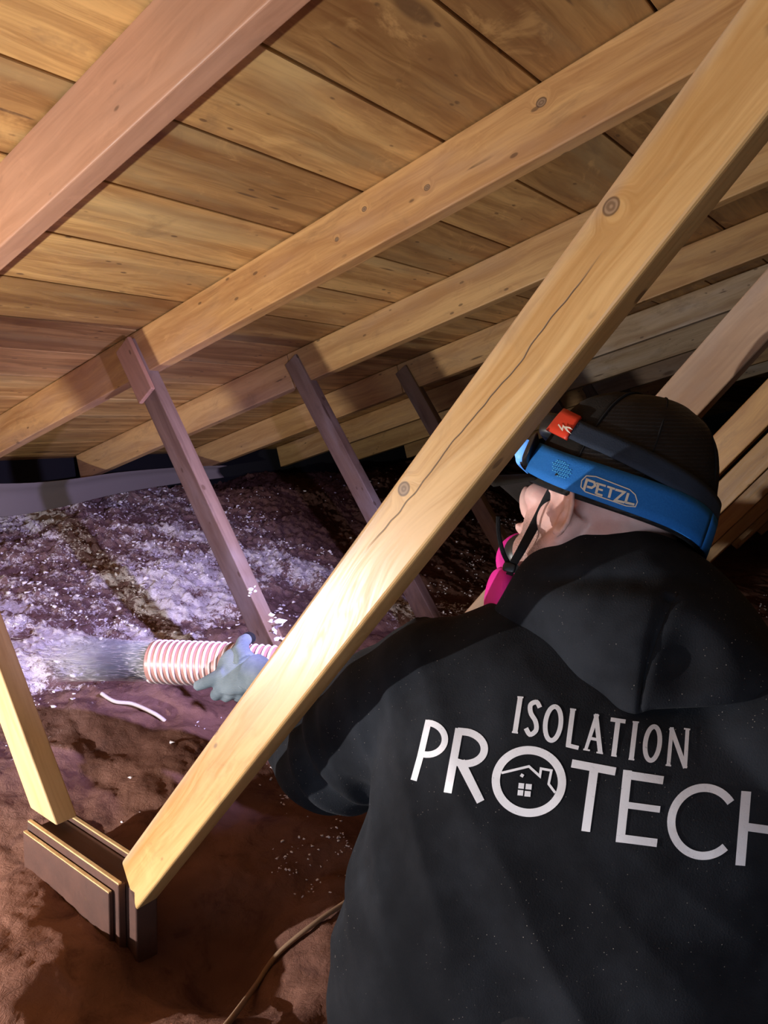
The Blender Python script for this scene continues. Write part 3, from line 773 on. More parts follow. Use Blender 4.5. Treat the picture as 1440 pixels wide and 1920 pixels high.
# hood: a control net laid over the shoulders (u, v, depth), left to right, top to bottom
NET = [
 [(985, 1120, 0.99), (1010, 1040, 0.97), (1075, 1002, 0.955), (1150, 990, 0.945), (1225, 1000, 0.93), (1310, 1045, 0.91), (1385, 1120, 0.89), (1440, 1200, 0.88)],
 [(958, 1125, 0.95), (985, 1052, 0.93), (1065, 1008, 0.90), (1150, 996, 0.875), (1235, 1010, 0.85), (1330, 1062, 0.83), (1410, 1140, 0.82), (1470, 1230, 0.82)],
 [(930, 1140, 0.925), (975, 1085, 0.89), (1060, 1065, 0.855), (1150, 1065, 0.825), (1245, 1080, 0.80), (1345, 1120, 0.785), (1430, 1190, 0.785), (1500, 1270, 0.80)],
 [(925, 1160, 0.915), (985, 1140, 0.865), (1070, 1130, 0.82), (1160, 1135, 0.785), (1245, 1145, 0.765), (1350, 1180, 0.75), (1440, 1230, 0.76), (1510, 1290, 0.79)],
 [(945, 1180, 0.91), (1010, 1200, 0.855), (1090, 1215, 0.80), (1170, 1225, 0.765), (1235, 1230, 0.75), (1340, 1240, 0.74), (1440, 1262, 0.75), (1515, 1300, 0.785)],
 [(960, 1195, 0.91), (1030, 1245, 0.85), (1105, 1285, 0.795), (1178, 1315, 0.76), (1225, 1310, 0.75), (1330, 1305, 0.74), (1440, 1295, 0.75), (1520, 1305, 0.785)],
 [(965, 1200, 0.925), (1032, 1250, 0.865), (1105, 1297, 0.815), (1182, 1333, 0.775), (1228, 1326, 0.77), (1330, 1320, 0.76), (1440, 1305, 0.765), (1520, 1310, 0.80)],
 [(970, 1195, 0.96), (1035, 1235, 0.93), (1105, 1270, 0.90), (1180, 1300, 0.88), (1225, 1300, 0.87), (1330, 1290, 0.86), (1440, 1280, 0.86), (1520, 1290, 0.86)]]
nr, nc = 64, 84
rows = [spline([Vector(q) for q in r], nc) for r in NET]
cols = [spline([rows[i][j] for i in range(len(NET))], nr) for j in range(nc)]
vs = []
for i in range(nr):
    for j in range(nc):
        q = cols[j][i]; u, v_, d = q
        sj = j / (nc - 1) * 7; ti = i / (nr - 1) * 7
        # centre seam groove and soft dents
        seam = 4.1 - 0.24 * (ti - 2.6)
        on = 1 if 2.6 < ti < 6.3 else 0
        d += 0.007 * on * math.exp(-((sj - seam) / 0.13) ** 2)
        d += 0.016 * math.exp(-(((u - 1285) / 58) ** 2 + ((v_ - 1240) / 58) ** 2))
        d += 0.014 * math.exp(-(((u - 1125) / 130) ** 2 + ((v_ - 1088) / 20) ** 2))
        p = W(u, v_, d - 0.012)
        d2 = 0.006 * noise.noise(p * 13) + 0.002 * noise.noise(p * 40)
        vs.append(p + Dc * d2)
fs = [(i * nc + j, i * nc + j + 1, (i + 1) * nc + j + 1, (i + 1) * nc + j) for i in range(nr - 1) for j in range(nc - 1)]
hood = keep(link('hood', mesh_from(vs, fs), M['hoodie']), person)
hood['label'] = 'slack black hood lying on the shoulders with a centre seam'
so = hood.modifiers.new('so', 'SOLIDIFY'); so.thickness = 0.004; so.offset = 0
keep(hood, hoodie)
# stitched seam ridge
seam_pts = []
for i in range(22, 56):
    jf = (4.1 - 0.24 * (i / (nr - 1) * 7 - 2.6) + 0.10) / 7 * (nc - 1); j = int(jf)
    seam_pts.append(vs[i * nc + j].lerp(vs[i * nc + j + 1], jf - j) + Dc * 0.001)
vv, ff = tube(seam_pts, 0.0016, 8)
keep(link('hood_seam', mesh_from(vv, ff), M['black']), hoodie)

# trousers: kneeling
def P3(f, l, u, base=None):
    return (base if base is not None else PB) + BF * f - Lh * l + Vector((0, 0, u))
PB = W(985, 2120, 0.88); PB.z = 0.36
BF = Vector((-Dc.x, -Dc.y, 0)).normalized(); Lh = Vector((-Lc.x, -Lc.y, 0)).normalized()
tp = [ell(PB, (Lh, BF, Vector((0, 0, 1))), (0.19, 0.145, 0.15))]
for s in (1, -1):
    hip = PB + Lh * (0.09 * s); kn = PB + Lh * (0.13 * s) + BF * 0.30; kn.z = 0.235
    an = PB + Lh * (0.10 * s) - BF * 0.06; an.z = 0.19; toe = an - BF * 0.06
    tp.append(tube([hip, (hip + kn) / 2 + Vector((0, 0, 0.03)), kn], [0.10, 0.09, 0.07], 16))
    tp.append(tube([kn, (kn + an) / 2, an], [0.066, 0.06, 0.045], 16))
    tp.append(ell(kn, (Lh, BF, Vector((0, 0, 1))), (0.07, 0.07, 0.07)))
    tp.append(tube([an, an - BF * 0.09 - Vector((0, 0, 0.0)), an - BF * 0.16], [0.045, 0.048, 0.03], 12))
keep(link('trousers', remeshed(tp, 0.009, 5), M['trousers']), person)

# ------------------------------------------------------------------ printed lettering
def surf_tree(objs):
    dg = bpy.context.evaluated_depsgraph_get(); dg.update()
    V, F = [], []
    for o in objs:
        e = o.evaluated_get(dg); m = e.to_mesh(); off = len(V); mw = o.matrix_world
        V += [mw @ v.co for v in m.vertices]; F += [tuple(i + off for i in p.vertices) for p in m.polygons]; e.to_mesh_clear()
    return BVHTree.FromPolygons(V, F)
def arc(cx, cy, rx, ry, a0, a1, n=28, rot=0.0):
    out = []
    for i in range(n + 1):
        a = math.radians(a0 + (a1 - a0) * i / n); x = rx * math.cos(a); y = ry * math.sin(a); r = math.radians(rot)
        out.append((cx + x * math.cos(r) - y * math.sin(r), cy + x * math.sin(r) + y * math.cos(r)))
    return out
def stroke_cells(pl, w, step, nw=3):
    """ribbon of small quads along a 2-D polyline, mitred"""
    P = [np.array(p, float) for p in pl]; Q = [P[0]]
    for a, b in zip(P[:-1], P[1:]):
        L = np.linalg.norm(b - a); n = max(1, int(L / step))
        for i in range(1, n + 1): Q.append(a + (b - a) * i / n)
    out = []; n = len(Q); closed = np.linalg.norm(Q[0] - Q[-1]) < 1e-3
    for i in range(n):
        if closed and i in (0, n - 1): t0 = Q[0] - Q[-2]; t1 = Q[1] - Q[0]
        else: t0 = Q[i] - Q[max(i - 1, 0)]; t1 = Q[min(i + 1, n - 1)] - Q[i]
        if np.linalg.norm(t0) < 1e-9: t0 = t1
        if np.linalg.norm(t1) < 1e-9: t1 = t0
        t0 = t0 / np.linalg.norm(t0); t1 = t1 / np.linalg.norm(t1); t = t0 + t1; t /= max(np.linalg.norm(t), 1e-6)
        c = max(0.5, float(t @ t0)); nn = np.array([-t[1], t[0]]) / c
        ww = w[0] + (w[1] - w[0]) * i / (n - 1) if isinstance(w, tuple) else w
        out.append([Q[i] + nn * (ww * (k / nw - 0.5)) for k in range(nw + 1)])
    return out
def project(strokes, conv, tree, lift, step=6, nw=3):
    """lay flat lettering strokes onto a cloth surface, lifted by the ink thickness"""
    V, F = [], []
    for pl, w in strokes:
        cells = stroke_cells(pl, w, step, nw); base = len(V); ok = []
        for row in cells:
            for q in row:
                u, v = conv(q); dvec = (W(u, v, 1.0) - EYE).normalized()
                loc, nrm, idx, dist = tree.ray_cast(EYE, dvec)
                if loc is None: V.append(EYE + dvec); ok.append(False)
                else:
                    if nrm.dot(dvec) > 0: nrm = -nrm
                    V.append(loc + nrm * lift - dvec * lift * 0.5); ok.append(True)
        for i in range(len(cells) - 1):
            for k in range(nw):
                a = i * (nw + 1) + k; q = (a, a + 1, a + nw + 2, a + nw + 1)
                if all(ok[j] for j in q) and max((V[base + q[0]] - V[base + q[j]]).length for j in (1, 2, 3)) < 0.03:
                    F.append(tuple(base + j for j in q))
    return V, F
cz = lambda q: (700 + q[0] / 1.946, 1250 + q[1] / 1.946)
S = 30
PRO = {
 'P': [([(203, 196), (188, 260), (172, 330), (148, 415)], 23), ([(192, 206)] + arc(196, 263, 66, 58, -92, 92, 20, 8) + [(178, 318)], 23)],
 'R': [([(314, 226), (272, 460)], 29), ([(308, 236)] + arc(330, 296, 76, 58, -88, 88, 20, 8) + [(296, 346)], 27), ([(318, 346), (392, 493)], (34, 30))],
 'O': [(arc(568, 419, 121, 114, 0, 360, 60, 10), 30)],
 'T': [([(724, 353), (884, 383)], 30), ([(806, 372), (775, 601)], 32)],
 'E': [([(928, 378), (900, 641)], 32), ([(912, 393), (1058, 415)], 30), ([(910, 503), (1046, 521)], 24), ([(886, 624), (1035, 643)], 30)],
 'C': [(arc(1205, 566, 118, 124, -44, -322, 44, 10), 30)],
 'H': [([(1360, 455), (1338, 725)], 36), ([(1350, 583), (1520, 606)], 30), ([(1530, 480), (1508, 750)], 36)]}
HOUSE = [([(468, 388), (568, 364), (608, 400), (612, 372), (650, 379), (640, 428), (664, 460)], 9), ([(546, 392), (540, 402)], 12),
         ([(530, 434), (550, 436)], 20), ([(556, 437), (578, 439)], 20), ([(527, 459), (547, 461)], 20), ([(552, 463), (574, 465)], 20)]
ISO = {
 'I': [([(537, 110), (517, 241)], 18), ([(526, 111), (548, 113)], 6), ([(506, 239), (528, 242)], 6)],
 'S': [(spline([(608, 150, 0), (596, 130, 0), (574, 140, 0), (575, 170, 0), (592, 200, 0), (594, 232, 0), (572, 248, 0), (557, 225, 0)], 30), 17)],
 'O': [(arc(656, 208, 28, 62, 0, 360, 40, 7), 17)],
 'L': [([(728, 157), (711, 290)], 18), ([(704, 286), (749, 297)], 15), ([(718, 155), (740, 158)], 6)],
 'A': [([(817, 174), (775, 303)], (16, 12)), ([(812, 174), (828, 314)], (17, 17)), ([(792, 262), (824, 268)], 11), ([(766, 302), (790, 306)], 6), ([(814, 313), (838, 317)], 6)],
 'T': [([(866, 193), (920, 201)], 15), ([(893, 195), (877, 325)], 18), ([(868, 324), (888, 327)], 6)],
 'I2': [([(957, 202), (941, 338)], 18), ([(946, 202), (969, 204)], 6), ([(931, 337), (952, 340)], 6)],
 'O2': [(arc(1018, 281, 26, 62, 0, 360, 40, 7), 17)],
 'N': [([(1089, 222), (1076, 361)], 14), ([(1086, 224), (1138, 370)], 17), ([(1146, 228), (1137, 371)], 14), ([(1066, 359), (1086, 362)], 6), ([(1133, 227), (1156, 230)], 6)]}
bpy.context.view_layer.update()
tree_h = surf_tree([hoodie])
for nm, dct in (('lettering_protech', PRO), ('lettering_isolation', ISO)):
    st = [q for v_ in dct.values() for q in v_]
    st = [([(p[0], p[1]) for p in pl], w) for pl, w in st]
    if dct is PRO: st += HOUSE
    V, F = project(st, cz, tree_h, 0.0005)
    o = link('printed_lettering', mesh_from(V, F), M['print']); keep(o, hoodie)
    o['label'] = 'white word PROTECH with a house in its round O' if dct is PRO else 'white word ISOLATION'

# ------------------------------------------------------------------ cap
def cap_pt(th, t, grow=0.0):
    """th = 0 at the forehead, + towards the left ear; t = 0 rim .. 1 crown"""
    cf, sf = math.cos(th), math.sin(th)
    front = max(0.0, cf) ** 1.5
    a = 0.106 + grow; b = 0.087 + grow; hgt = 0.116 + grow
    e = 2.0 / (2.25)
    ph = t * math.pi / 2
    r = math.cos(ph) ** (0.60 - 0.16 * front); z = math.sin(ph) ** (1.0)
    base = -0.004 - 0.026 * (1 - cf) * 0.5 - 0.014 * sf * sf
    return hp(-0.008 + a * r * math.copysign(abs(cf) ** e, cf), b * r * math.copysign(abs(sf) ** e, sf), base * (1 - z) + (hgt + 0.004) * z)
def cap_patch(th0, th1, t0, t1, nu, nv, grow=0.0):
    vs = [cap_pt(th0 + (th1 - th0) * i / nu, t0 + (t1 - t0) * j / nv, grow) for i in range(nu + 1) for j in range(nv + 1)]
    for i, p in enumerate(vs): vs[i] = p + (p - HC).normalized() * 0.0022 * noise.noise(p * 35)
    fs = [(i * (nv + 1) + j, (i + 1) * (nv + 1) + j, (i + 1) * (nv + 1) + j + 1, i * (nv + 1) + j + 1) for i in range(nu) for j in range(nv)]
    return vs, fs
cap = empty('cap', HC, 'x', 'x'); del cap['label']; del cap['category']
keep(cap, person)
def part(name, v, f, mat, root, sm=True, solid=None):
    o = link(name, mesh_from(v, f, sm), mat); keep(o, root)
    if solid:
        m = o.modifiers.new('so', 'SOLIDIFY'); m.thickness = solid; m.offset = 0
    return o
TF = 1.48
v, f = cap_patch(-TF, TF, -0.02, 1.0, 40, 24); part('front_panel', v, f, M['capfront'], cap, solid=0.0015)
v, f = cap_patch(TF, 2 * math.pi - TF, -0.02, 1.0, 60, 24); part('mesh_panel', v, f, M['capmesh'], cap, solid=0.0015)
for th in (TF, -TF, math.pi, 2.15, -2.15):
    v, f = tube([cap_pt(th, k / 20, 0.0008) for k in range(21)], 0.0013, 6); part('seam', v, f, M['black'], cap)
v, f = ell(hp(-0.008, 0, 0.1055), ax, (0.009, 0.009, 0.005), 12, 8); part('button', v, f, M['black'], cap)
# sweat band and back strap
v, f = tube([cap_pt(2 * math.pi * k / 60, 0.02, -0.001) for k in range(61)], [(0.012, 0.0016)] * 61, 10, True, Hu); part('sweatband', v, f, M['black'], cap)
# brim
vs = []; nb, mb = 24, 10
for j in range(mb + 1):
    for i in range(nb + 1):
        a = (i / nb - 0.5) * 2.1; s = j / mb
        p0 = cap_pt(a, 0.0)
        out = 0.062 * s * math.cos(a * 0.62) ** 0.8
        p = p0 + Hf * out + Hl * (0.010 * s * math.sin(a)) - Hu * (0.012 * s + 0.016 * s * (abs(math.sin(a)) ** 2))
        vs.append(p)
fs = [(j * (nb + 1) + i, j * (nb + 1) + i + 1, (j + 1) * (nb + 1) + i + 1, (j + 1) * (nb + 1) + i) for j in range(mb) for i in range(nb)]
part('brim', vs, fs, M['capfront'], cap, solid=0.003)

# ------------------------------------------------------------------ headlamps (worn over the cap, own things)
def strap_pt(th, h, grow):
    """ring round the cap: higher on the forehead"""
    z = h
    lo, hi = 0.0, 0.95
    for _ in range(14):
        md = (lo + hi) / 2
        if (cap_pt(th, md, grow) - HC).dot(Hu) < z * HS: lo = md
        else: hi = md
    p = cap_pt(th, lo, grow)
    p = p + Hu * (z * HS - (p - HC).dot(Hu))
    return p
def band(h0f, h1f, h0b, h1b, th0, th1, grow, n=90, m=4, sag=1.0):
    vs = []
    for i in range(n + 1):
        th = th0 + (th1 - th0) * i / n; k = (1 - math.cos(th)) / 2
        sg = 0.016 * math.sin(th) ** 2 * sag; a, b = h0f + (h0b - h0f) * k - sg, h1f + (h1b - h1f) * k - sg
        for j in range(m + 1): vs.append(strap_pt(th, a + (b - a) * j / m, grow))
    fs = [(i * (m + 1) + j, (i + 1) * (m + 1) + j, (i + 1) * (m + 1) + j + 1, i * (m + 1) + j + 1) for i in range(n) for j in range(m)]
    return vs, fs
lampA = empty('headlamp', hp(0.11, 0, 0.02), 'headlamp on a wide blue elastic strap with white lettering around the black cap', 'headlamp')
v, f = band(0.000, 0.038, -0.034, 0.006, -math.pi, math.pi, 0.0050); strapA = part('strap', v, f, M['blue'], lampA, solid=0.002)
bc = hp(0.112, 0.0, 0.024)
def rbox(c, axes, r, n=4.0, nu=28, nv=18):
    vs, fs = [], []
    e = 2.0 / n
    sg = lambda x: math.copysign(abs(x) ** e, x)
    for j in range(nv + 1):
        th = math.pi * j / nv - math.pi / 2
        for i in range(nu):
            ph = 2 * math.pi * i / nu
            vs.append(c + axes[0] * (r[0] * sg(math.cos(th)) * sg(math.cos(ph))) + axes[1] * (r[1] * sg(math.cos(th)) * sg(math.sin(ph))) + axes[2] * (r[2] * sg(math.sin(th))))
    for j in range(nv):
        for i in range(nu):
            i2 = (i + 1) % nu; fs.append((j * nu + i, j * nu + i2, (j + 1) * nu + i2, (j + 1) * nu + i))
    return vs, fs
v, f = rbox(bc, ax, (0.014, 0.034, 0.019)); part('lamp_body', v, f, M['plastic'], lampA)
v, f = rbox(hp(0.093, 0.053, 0.019), ((Hf - Hl * 0.9).normalized(), (Hl + Hf * -0.5).normalized(), Hu), (0.018, 0.026, 0.0185)); part('strap_holder', v, f, M['plastic'], lampA)
lens_m = bpy.data.materials.new('lit_lens'); lens_m.use_nodes = True
lb = lens_m.node_tree.nodes['Principled BSDF']; lb.inputs['Base Color'].default_value = (0.2, 0.45, 0.9, 1)
lb.inputs['Emission Color'].default_value = (0.10, 0.35, 1.0, 1); lb.inputs['Emission Strength'].default_value = 0.8
v, f = rbox(hp(0.127, 0.0, 0.024), ax, (0.006, 0.030, 0.015)); part('lens', v, f, lens_m, lampA)
v, f = ell(hp(0.120, 0.030, 0.026), ax, (0.012, 0.010, 0.016), 16, 10); part('lens_rim', v, f, lens_m, lampA)
lampB = empty('headlamp', hp(0.10, 0, 0.07), 'second headlamp with a red end piece and dark navy strap, above the blue strap', 'headlamp')
v, f = band(0.060, 0.084, 0.000, 0.026, math.radians(70), math.radians(300), 0.0046, 70, 4, 0.6); part('strap', v, f, M['navy'], lampB, solid=0.002)
v, f = band(0.055, 0.088, 0.000, 0.030, math.radians(36), math.radians(73), 0.0060, 20, 4, 0.6); redp = part('red_clip', v, f, M['red'], lampB, solid=0.004)
v, f = rbox(hp(0.100, 0.0, 0.068), ax, (0.018, 0.036, 0.018)); part('lamp_body', v, f, M['plastic'], lampB)
bpy.context.view_layer.update()
tA = surf_tree([strapA]); tB = surf_tree([redp])
c1 = lambda q: (860 + q[0] / 2.483, 700 + q[1] / 2.483)
PZ = [([(600, 490), (583, 545)], 9), ([(592, 494), (632, 508), (636, 524), (620, 534), (598, 528)], 8),
      ([(652, 512), (640, 562)], 9), ([(640, 512), (686, 526)], 7), ([(646, 538), (672, 546)], 7), ([(640, 560), (670, 570)], 7),
      ([(692, 528), (728, 540)], 7), ([(712, 534), (700, 580)], 9),
      ([(730, 542), (772, 554), (728, 592), (772, 602)], 8),
      ([(790, 558), (776, 604)], 9), ([(776, 602), (818, 612)], 8)]
OUT = [([(596, 478), (574, 500), (570, 530), (590, 552), (780, 618), (822, 622), (832, 600), (822, 566), (796, 542), (640, 482), (596, 478)], 5)]
PZ = [(a_, w_ * 1.35) for a_, w_ in PZ]
V, F = project(PZ + OUT, c1, tA, 0.0006, step=8, nw=2); part('strap_lettering', V, F, M['white'], lampA)['label'] = 'pale woven word PETZL in an outlined badge'
DOT = []
for r in range(9):
    for k in range(8):
        x = 436 + k * 11 + (r % 2) * 5 - r * 0; y = 398 + r * 9 + k * 3.5
        if (k - 3.4) ** 2 / 15 + (r - 4) ** 2 / 20 < 1: DOT.append(([(x, y), (x + 7, y + 2.5)], 5))
V, F = project(DOT, c1, tA, 0.0006, step=8, nw=1); part('strap_weave_patch', V, F, M['lightblue'], lampA)
V, F = project([([(470, 244), (488, 270), (492, 250), (514, 278), (504, 256), (524, 260)], 6)], c1, tB, 0.0025, step=6, nw=1)
if F: part('logo', V, F, M['white'], lampB)
# worker's lamp light: spill onto heap, hose, eave
HL = hp(0.156, 0.0, 0.034)
add_light('headlamp_light', 'SPOT', HL, HEAD_POWER, (0.56, 0.51, 1.0), 0.012, W(255, 1130, 2.3), 76, 1.0)

# ------------------------------------------------------------------ respirator
resp = empty('respirator', W(950, 1110, 0.98), 'half-face respirator with magenta round filters strapped under the cap', 'respirator')
fc = W(938, 1118, 0.935)
fa = (Hl * 0.75 + Hf * 0.55 - Hu * 0.25).normalized()
def disc(c, n, r, th, seg=40):
    s = n.orthogonal().normalized(); b = n.cross(s)
    prof = [(0, -th / 2), (r * 0.86, -th / 2), (r, -th * 0.25), (r, th * 0.25), (r * 0.88, th / 2), (r * 0.3, th * 0.55), (0.0001, th * 0.55)]
    vs, fs = [], []
    for (rr_, zz) in prof:
        for k in range(seg):
            a = 2 * math.pi * k / seg; vs.append(c + n * zz + s * (rr_ * math.cos(a)) + b * (rr_ * math.sin(a)))
    for i in range(len(prof) - 1):
        for k in range(seg):
            k2 = (k + 1) % seg; fs.append((i * seg + k, i * seg + k2, (i + 1) * seg + k2, (i + 1) * seg + k))
    return vs, fs
v, f = disc(fc, fa, 0.036, 0.020); part('filter', v, f, M['magenta'], resp)['label'] = 'magenta round filter'
v, f = disc(hp(0.118, -0.062, -0.09), (Hf * 0.5 - Hl * 0.8).normalized(), 0.040, 0.020); part('filter', v, f, M['magenta'], resp)['label'] = 'magenta round filter'
v, f = ell(hp(0.088, -0.012, -0.092), ax, (0.026, 0.030, 0.028)); part('face_piece', v, f, M['plastic'], resp)
bpy.context.view_layer.update()
tree_b = surf_tree([body])
def ribbon(pts, widths, name, root, mat, n=40, th=0.0012):
    c0 = spline([Vector(p) for p in pts], n); w = [widths[0] + (widths[1] - widths[0]) * i / (n - 1) for i in range(n)]
    # width lies roughly in the picture-facing plane of the cheek
    vs = []
    for i, p in enumerate(c0):
        tdir = (c0[min(i + 1, n - 1)] - c0[max(i - 1, 0)]).normalized(); nn = (EYE - p).normalized(); s = tdir.cross(nn).normalized()
        for k in (-0.5, -0.17, 0.17, 0.5): vs.append(p + s * (w[i] * k))
    fs = [(i * 4 + j, i * 4 + j + 1, (i + 1) * 4 + j + 1, (i + 1) * 4 + j) for i in range(n - 1) for j in range(3)]
    return part(name, vs, fs, mat, root, solid=th)
def oncheek(u, v_, lift=0.002, d0=0.9):
    dvec = (W(u, v_, 1.0) - EYE).normalized(); loc, nrm, idx, dist = tree_b.ray_cast(EYE, dvec)
    if loc is None: return W(u, v_, d0)
    return loc - dvec * lift
ribbon([oncheek(1052, 893, 0.004), oncheek(1028, 935, 0.003), oncheek(1002, 985, 0.003), W(978, 1030, 0.89), W(962, 1058, 0.90), W(955, 1078, 0.91)], (0.014, 0.008), 'head_strap', resp, M['black'])
ribbon([W(934, 968, 0.905), W(935, 1000, 0.905), W(943, 1035, 0.905), W(955, 1060, 0.905), W(958, 1075, 0.905)], (0.005, 0.006), 'strap_tail', resp, M['black'])
v, f = rbox(W(955, 1064, 0.90), (Lc, Uc, Dc), (0.008, 0.006, 0.003), 4, 12, 8); part('strap_buckle', v, f, M['plastic'], resp)

# ------------------------------------------------------------------ hose
hose = empty('insulation_hose', W(440, 1247, 1.43), 'pink ribbed blowing hose held out in the gloved hand towards the heap', 'hose')
HP = [W(290, 1240, 1.475), W(365, 1243, 1.455), W(440, 1247, 1.435), W(540, 1256, 1.41), W(640, 1275, 1.38), W(760, 1320, 1.33), W(900, 1390, 1.28), W(1060, 1450, 1.33), W(1300, 1560, 1.5), W(1700, 1600, 1.9)]
hc = spline(HP, 260)
lens = [0.0]
for a, b in zip(hc[:-1], hc[1:]): lens.append(lens[-1] + (b - a).length)
def at_len(s):
    i = min(max(np.searchsorted(lens, s) - 1, 0), len(hc) - 2); f_ = (s - lens[i]) / (lens[i + 1] - lens[i]); return hc[i].lerp(hc[i + 1], f_)
HRAD = 0.0385; pitch = 0.0125; ntot = int(lens[-1] / pitch * 8)
v, f = tube([at_len(lens[-1] * i / ntot) for i in range(ntot + 1)], [HRAD + 0.0005 for i in range(ntot + 1)], 36, False)
o = part('hose_wall', v, f, M['hose'], hose, solid=0.002)
# ribs: one helix
hel = []; L = min(lens[-1], 1.6); N = int(L / pitch * 28)
rads = []
fr_prev = None
for i in range(N + 1):
    s = L * i / N; p = at_len(s); q = at_len(min(s + 0.003, lens[-1] - 1e-4)); tdir = (q - p).normalized()
    if fr_prev is None: sd = tdir.orthogonal().normalized()
    else: sd = (fr_prev - tdir * fr_prev.dot(tdir)).normalized()
    fr_prev = sd; b = tdir.cross(sd); a = 2 * math.pi * s / pitch
    hel.append(p + sd * ((HRAD + 0.0018) * math.cos(a)) + b * ((HRAD + 0.0018) * math.sin(a)))
v, f = tube(hel, 0.0027, 6); part('spiral_rib', v, f, M['rib'], hose)

# ------------------------------------------------------------------ glove
gl = []
wr = W(500, 1275, 1.325)
def gp(u, v_, d): return W(u, v_, d)
gl.append(tube([W(512, 1287, 1.312), W(490, 1270, 1.33), W(470, 1258, 1.345)], [0.036, 0.033, 0.034], 20))
palm_ax = (W(415, 1262, 1.37) - W(480, 1262, 1.34)).normalized()
side = (W(450, 1215, 1.385) - W(450, 1300, 1.36)).normalized(); pn = palm_ax.cross(side).normalized()
gl.append(ell(W(447, 1257, 1.362), (palm_ax, side, pn), (0.046, 0.043, 0.018)))
gl.append(ell(W(432, 1272, 1.362), (palm_ax, side, pn), (0.036, 0.030, 0.017)))
gl.append(tube([W(462, 1240, 1.352), W(452, 1218, 1.372), W(456, 1203, 1.40), W(466, 1196, 1.43)], [0.017, 0.0145, 0.0125, 0.0105], 14))   # thumb over the hose
gl.append(tube([W(425, 1262, 1.362), W(402, 1272, 1.372), W(383, 1281, 1.385), W(368, 1287, 1.395)], [0.0145, 0.0125, 0.011, 0.0092], 14))  # index along the hose
gl.append(tube([W(432, 1278, 1.362), W(415, 1292, 1.37), W(405, 1303, 1.39), W(404, 1300, 1.425)], [0.0145, 0.0125, 0.0112, 0.0095], 14))
gl.append(tube([W(445, 1287, 1.36), W(432, 1300, 1.37), W(424, 1306, 1.395), W(424, 1298, 1.43)], [0.0135, 0.0120, 0.0108, 0.009], 14))
gl.append(tube([W(460, 1290, 1.355), W(452, 1303, 1.37), W(447, 1307, 1.395), W(447, 1298, 1.43)], [0.0125, 0.0110, 0.0098, 0.008], 14))
glove = keep(link('glove', remeshed(gl, 0.0026, 4), M['glove']), person); glove['label'] = 'grey knit work glove on the left hand'
# right hand, further along the hose behind the body
rg = [tube([W(1110, 1432, 1.345), W(1075, 1432, 1.35)], [0.034, 0.030], 16)]
rc = W(1010, 1440, 1.36); rx = (W(960, 1432, 1.36) - W(1060, 1436, 1.36)).normalized(); ry = fw.copy(); rz = rx.cross(ry).normalized()
rg.append(ell(W(1035, 1412, 1.35), (rx, ry, rz), (0.048, 0.042, 0.018)))
for q in range(4):
    b0 = W(1018 - 14 * q, 1402, 1.325 + 0.022 * 0) + ry * (0.0)
    L4 = (1.0, 1.08, 1.0, 0.82)[q]
    rg.append(tube([W(1035 - 21 * q, 1404, 1.345), W(1032 - 21 * q, 1398, 1.345 - 0.035 * L4), W(1030 - 21 * q, 1425, 1.345 - 0.066 * L4), W(1030 - 21 * q, 1455, 1.345 - 0.068 * L4)], [0.0125, 0.0115, 0.0105, 0.009], 12))
rg.append(tube([W(1055, 1412, 1.35), W(1040, 1425, 1.385), W(1020, 1440, 1.40), W(1005, 1455, 1.40)], [0.015, 0.013, 0.0115, 0.0095], 12))
g2 = keep(link('glove', remeshed(rg, 0.003, 4), M['glove']), person); g2['label'] = 'grey knit work glove on the right hand'
bpy.context.view_layer.update()
v, f = ell(W(467, 1196, 1.425), (palm_ax, side, pn), (0.0125, 0.0115, 0.0135)); part('fingertip_coating', v, f, M['black'], glove)
tg = surf_tree([glove])
# ------------------------------------------------------------------ fibre leaving the hose
hz = bpy.data.materials.new('fibre_haze'); hz.use_nodes = True; _t = hz.node_tree; _t.nodes.remove(_t.nodes['Principled BSDF'])
_v = _t.nodes.new('ShaderNodeVolumeScatter'); _v.inputs['Color'].default_value = (0.97, 0.93, 0.96, 1)
_c = _t.nodes.new('ShaderNodeTexCoord'); _s = _t.nodes.new('ShaderNodeSeparateXYZ'); _n = _t.nodes.new('ShaderNodeTexNoise'); _n.inputs['Scale'].default_value = 3.0
_mp = _t.nodes.new('ShaderNodeMapping'); _mp.inputs['Scale'].default_value = (4, 30, 30)
_r = _t.nodes.new('ShaderNodeMapRange'); _r.inputs[1].default_value = 0.0; _r.inputs[2].default_value = 0.26; _r.inputs[3].default_value = 1.0; _r.inputs[4].default_value = 0.0
_p = _t.nodes.new('ShaderNodeMath'); _p.operation = 'POWER'; _p.inputs[1].default_value = 1.6
_q = _t.nodes.new('ShaderNodeMath'); _q.operation = 'MULTIPLY'; _w = _t.nodes.new('ShaderNodeMath'); _w.operation = 'MULTIPLY'; _w.inputs[1].default_value = 75.0
_t.links.new(_c.outputs['Object'], _s.inputs[0]); _t.links.new(_s.outputs[0], _r.inputs[0]); _t.links.new(_r.outputs[0], _p.inputs[0])
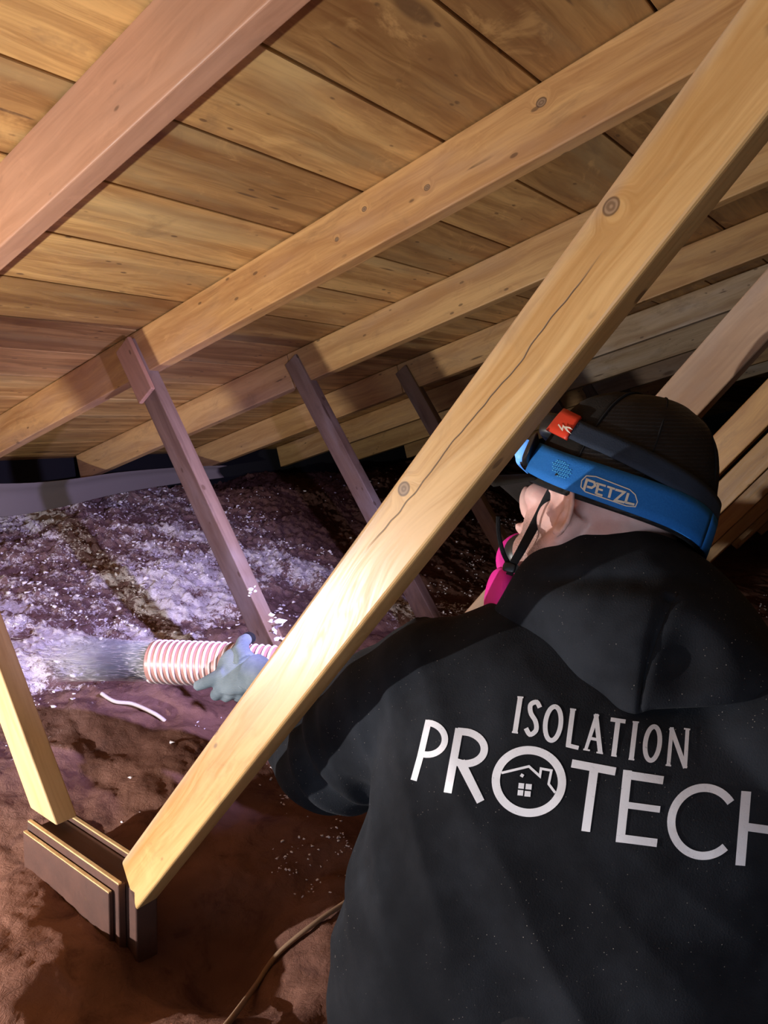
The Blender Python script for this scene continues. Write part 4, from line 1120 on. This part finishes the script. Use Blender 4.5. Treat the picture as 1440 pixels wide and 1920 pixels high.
_t.links.new(_c.outputs['Object'], _mp.inputs[0]); _t.links.new(_mp.outputs[0], _n.inputs['Vector'])
_t.links.new(_p.outputs[0], _q.inputs[0]); _t.links.new(_n.outputs[0], _q.inputs[1]); _t.links.new(_q.outputs[0], _w.inputs[0]); _t.links.new(_w.outputs[0], _v.inputs['Density'])
_t.links.new(_v.outputs[0], _t.nodes['Material Output'].inputs['Volume'])
_d = (hc[0] - hc[6]).normalized()
v, f = tube([(0.001 + 0.26 * i / 10, 0, 0) for i in range(11)], [0.036 + 0.0016 * i for i in range(11)], 24)
ho = link('fibre_cloud', mesh_from(v, f), hz); ho.location = hc[0]; ho.rotation_euler = _d.to_track_quat('X', 'Z').to_euler()
tag(ho, 'soft pale cloud of blown fibre just off the hose mouth', 'fibre', kind='stuff')
parts = []
tip = hc[0]; odir = (hc[0] - hc[6]).normalized(); s1 = odir.orthogonal().normalized(); s2 = odir.cross(s1)
V, F = [], []
for i in range(6000):
    t = min(random.expovariate(1 / 0.085), 0.42); a = random.uniform(0, 2 * math.pi)
    R_ = min(abs(random.gauss(0, 0.023)) + 0.0, 0.038) * (1 + 0.5 * t)
    c0 = tip + odir * (t - 0.02) + s1 * (R_ * math.cos(a)) + s2 * (R_ * math.sin(a)) + Vector((0, 0, -0.05 * t * t))
    L_ = random.uniform(0.003, 0.012); w_ = random.uniform(0.0002, 0.0004)
    dv = (odir + s1 * random.uniform(-.12, .12) + s2 * random.uniform(-.12, .12)).normalized()
    n1 = dv.orthogonal().normalized(); n2 = dv.cross(n1); b = len(V)
    V += [c0 - dv * L_, c0 + n1 * w_, c0 - n1 * w_ * 0.5 + n2 * w_ * 0.87, c0 - n1 * w_ * 0.5 - n2 * w_ * 0.87, c0 + dv * L_]
    F += [(b, b + 2, b + 1), (b, b + 3, b + 2), (b, b + 1, b + 3), (b + 4, b + 1, b + 2), (b + 4, b + 2, b + 3), (b + 4, b + 3, b + 1)]
tag(link('fibre_stream', mesh_from(V, F, False), M['fluff']), 'stream of pale fibre flying out of the hose mouth', 'fibre', kind='stuff')
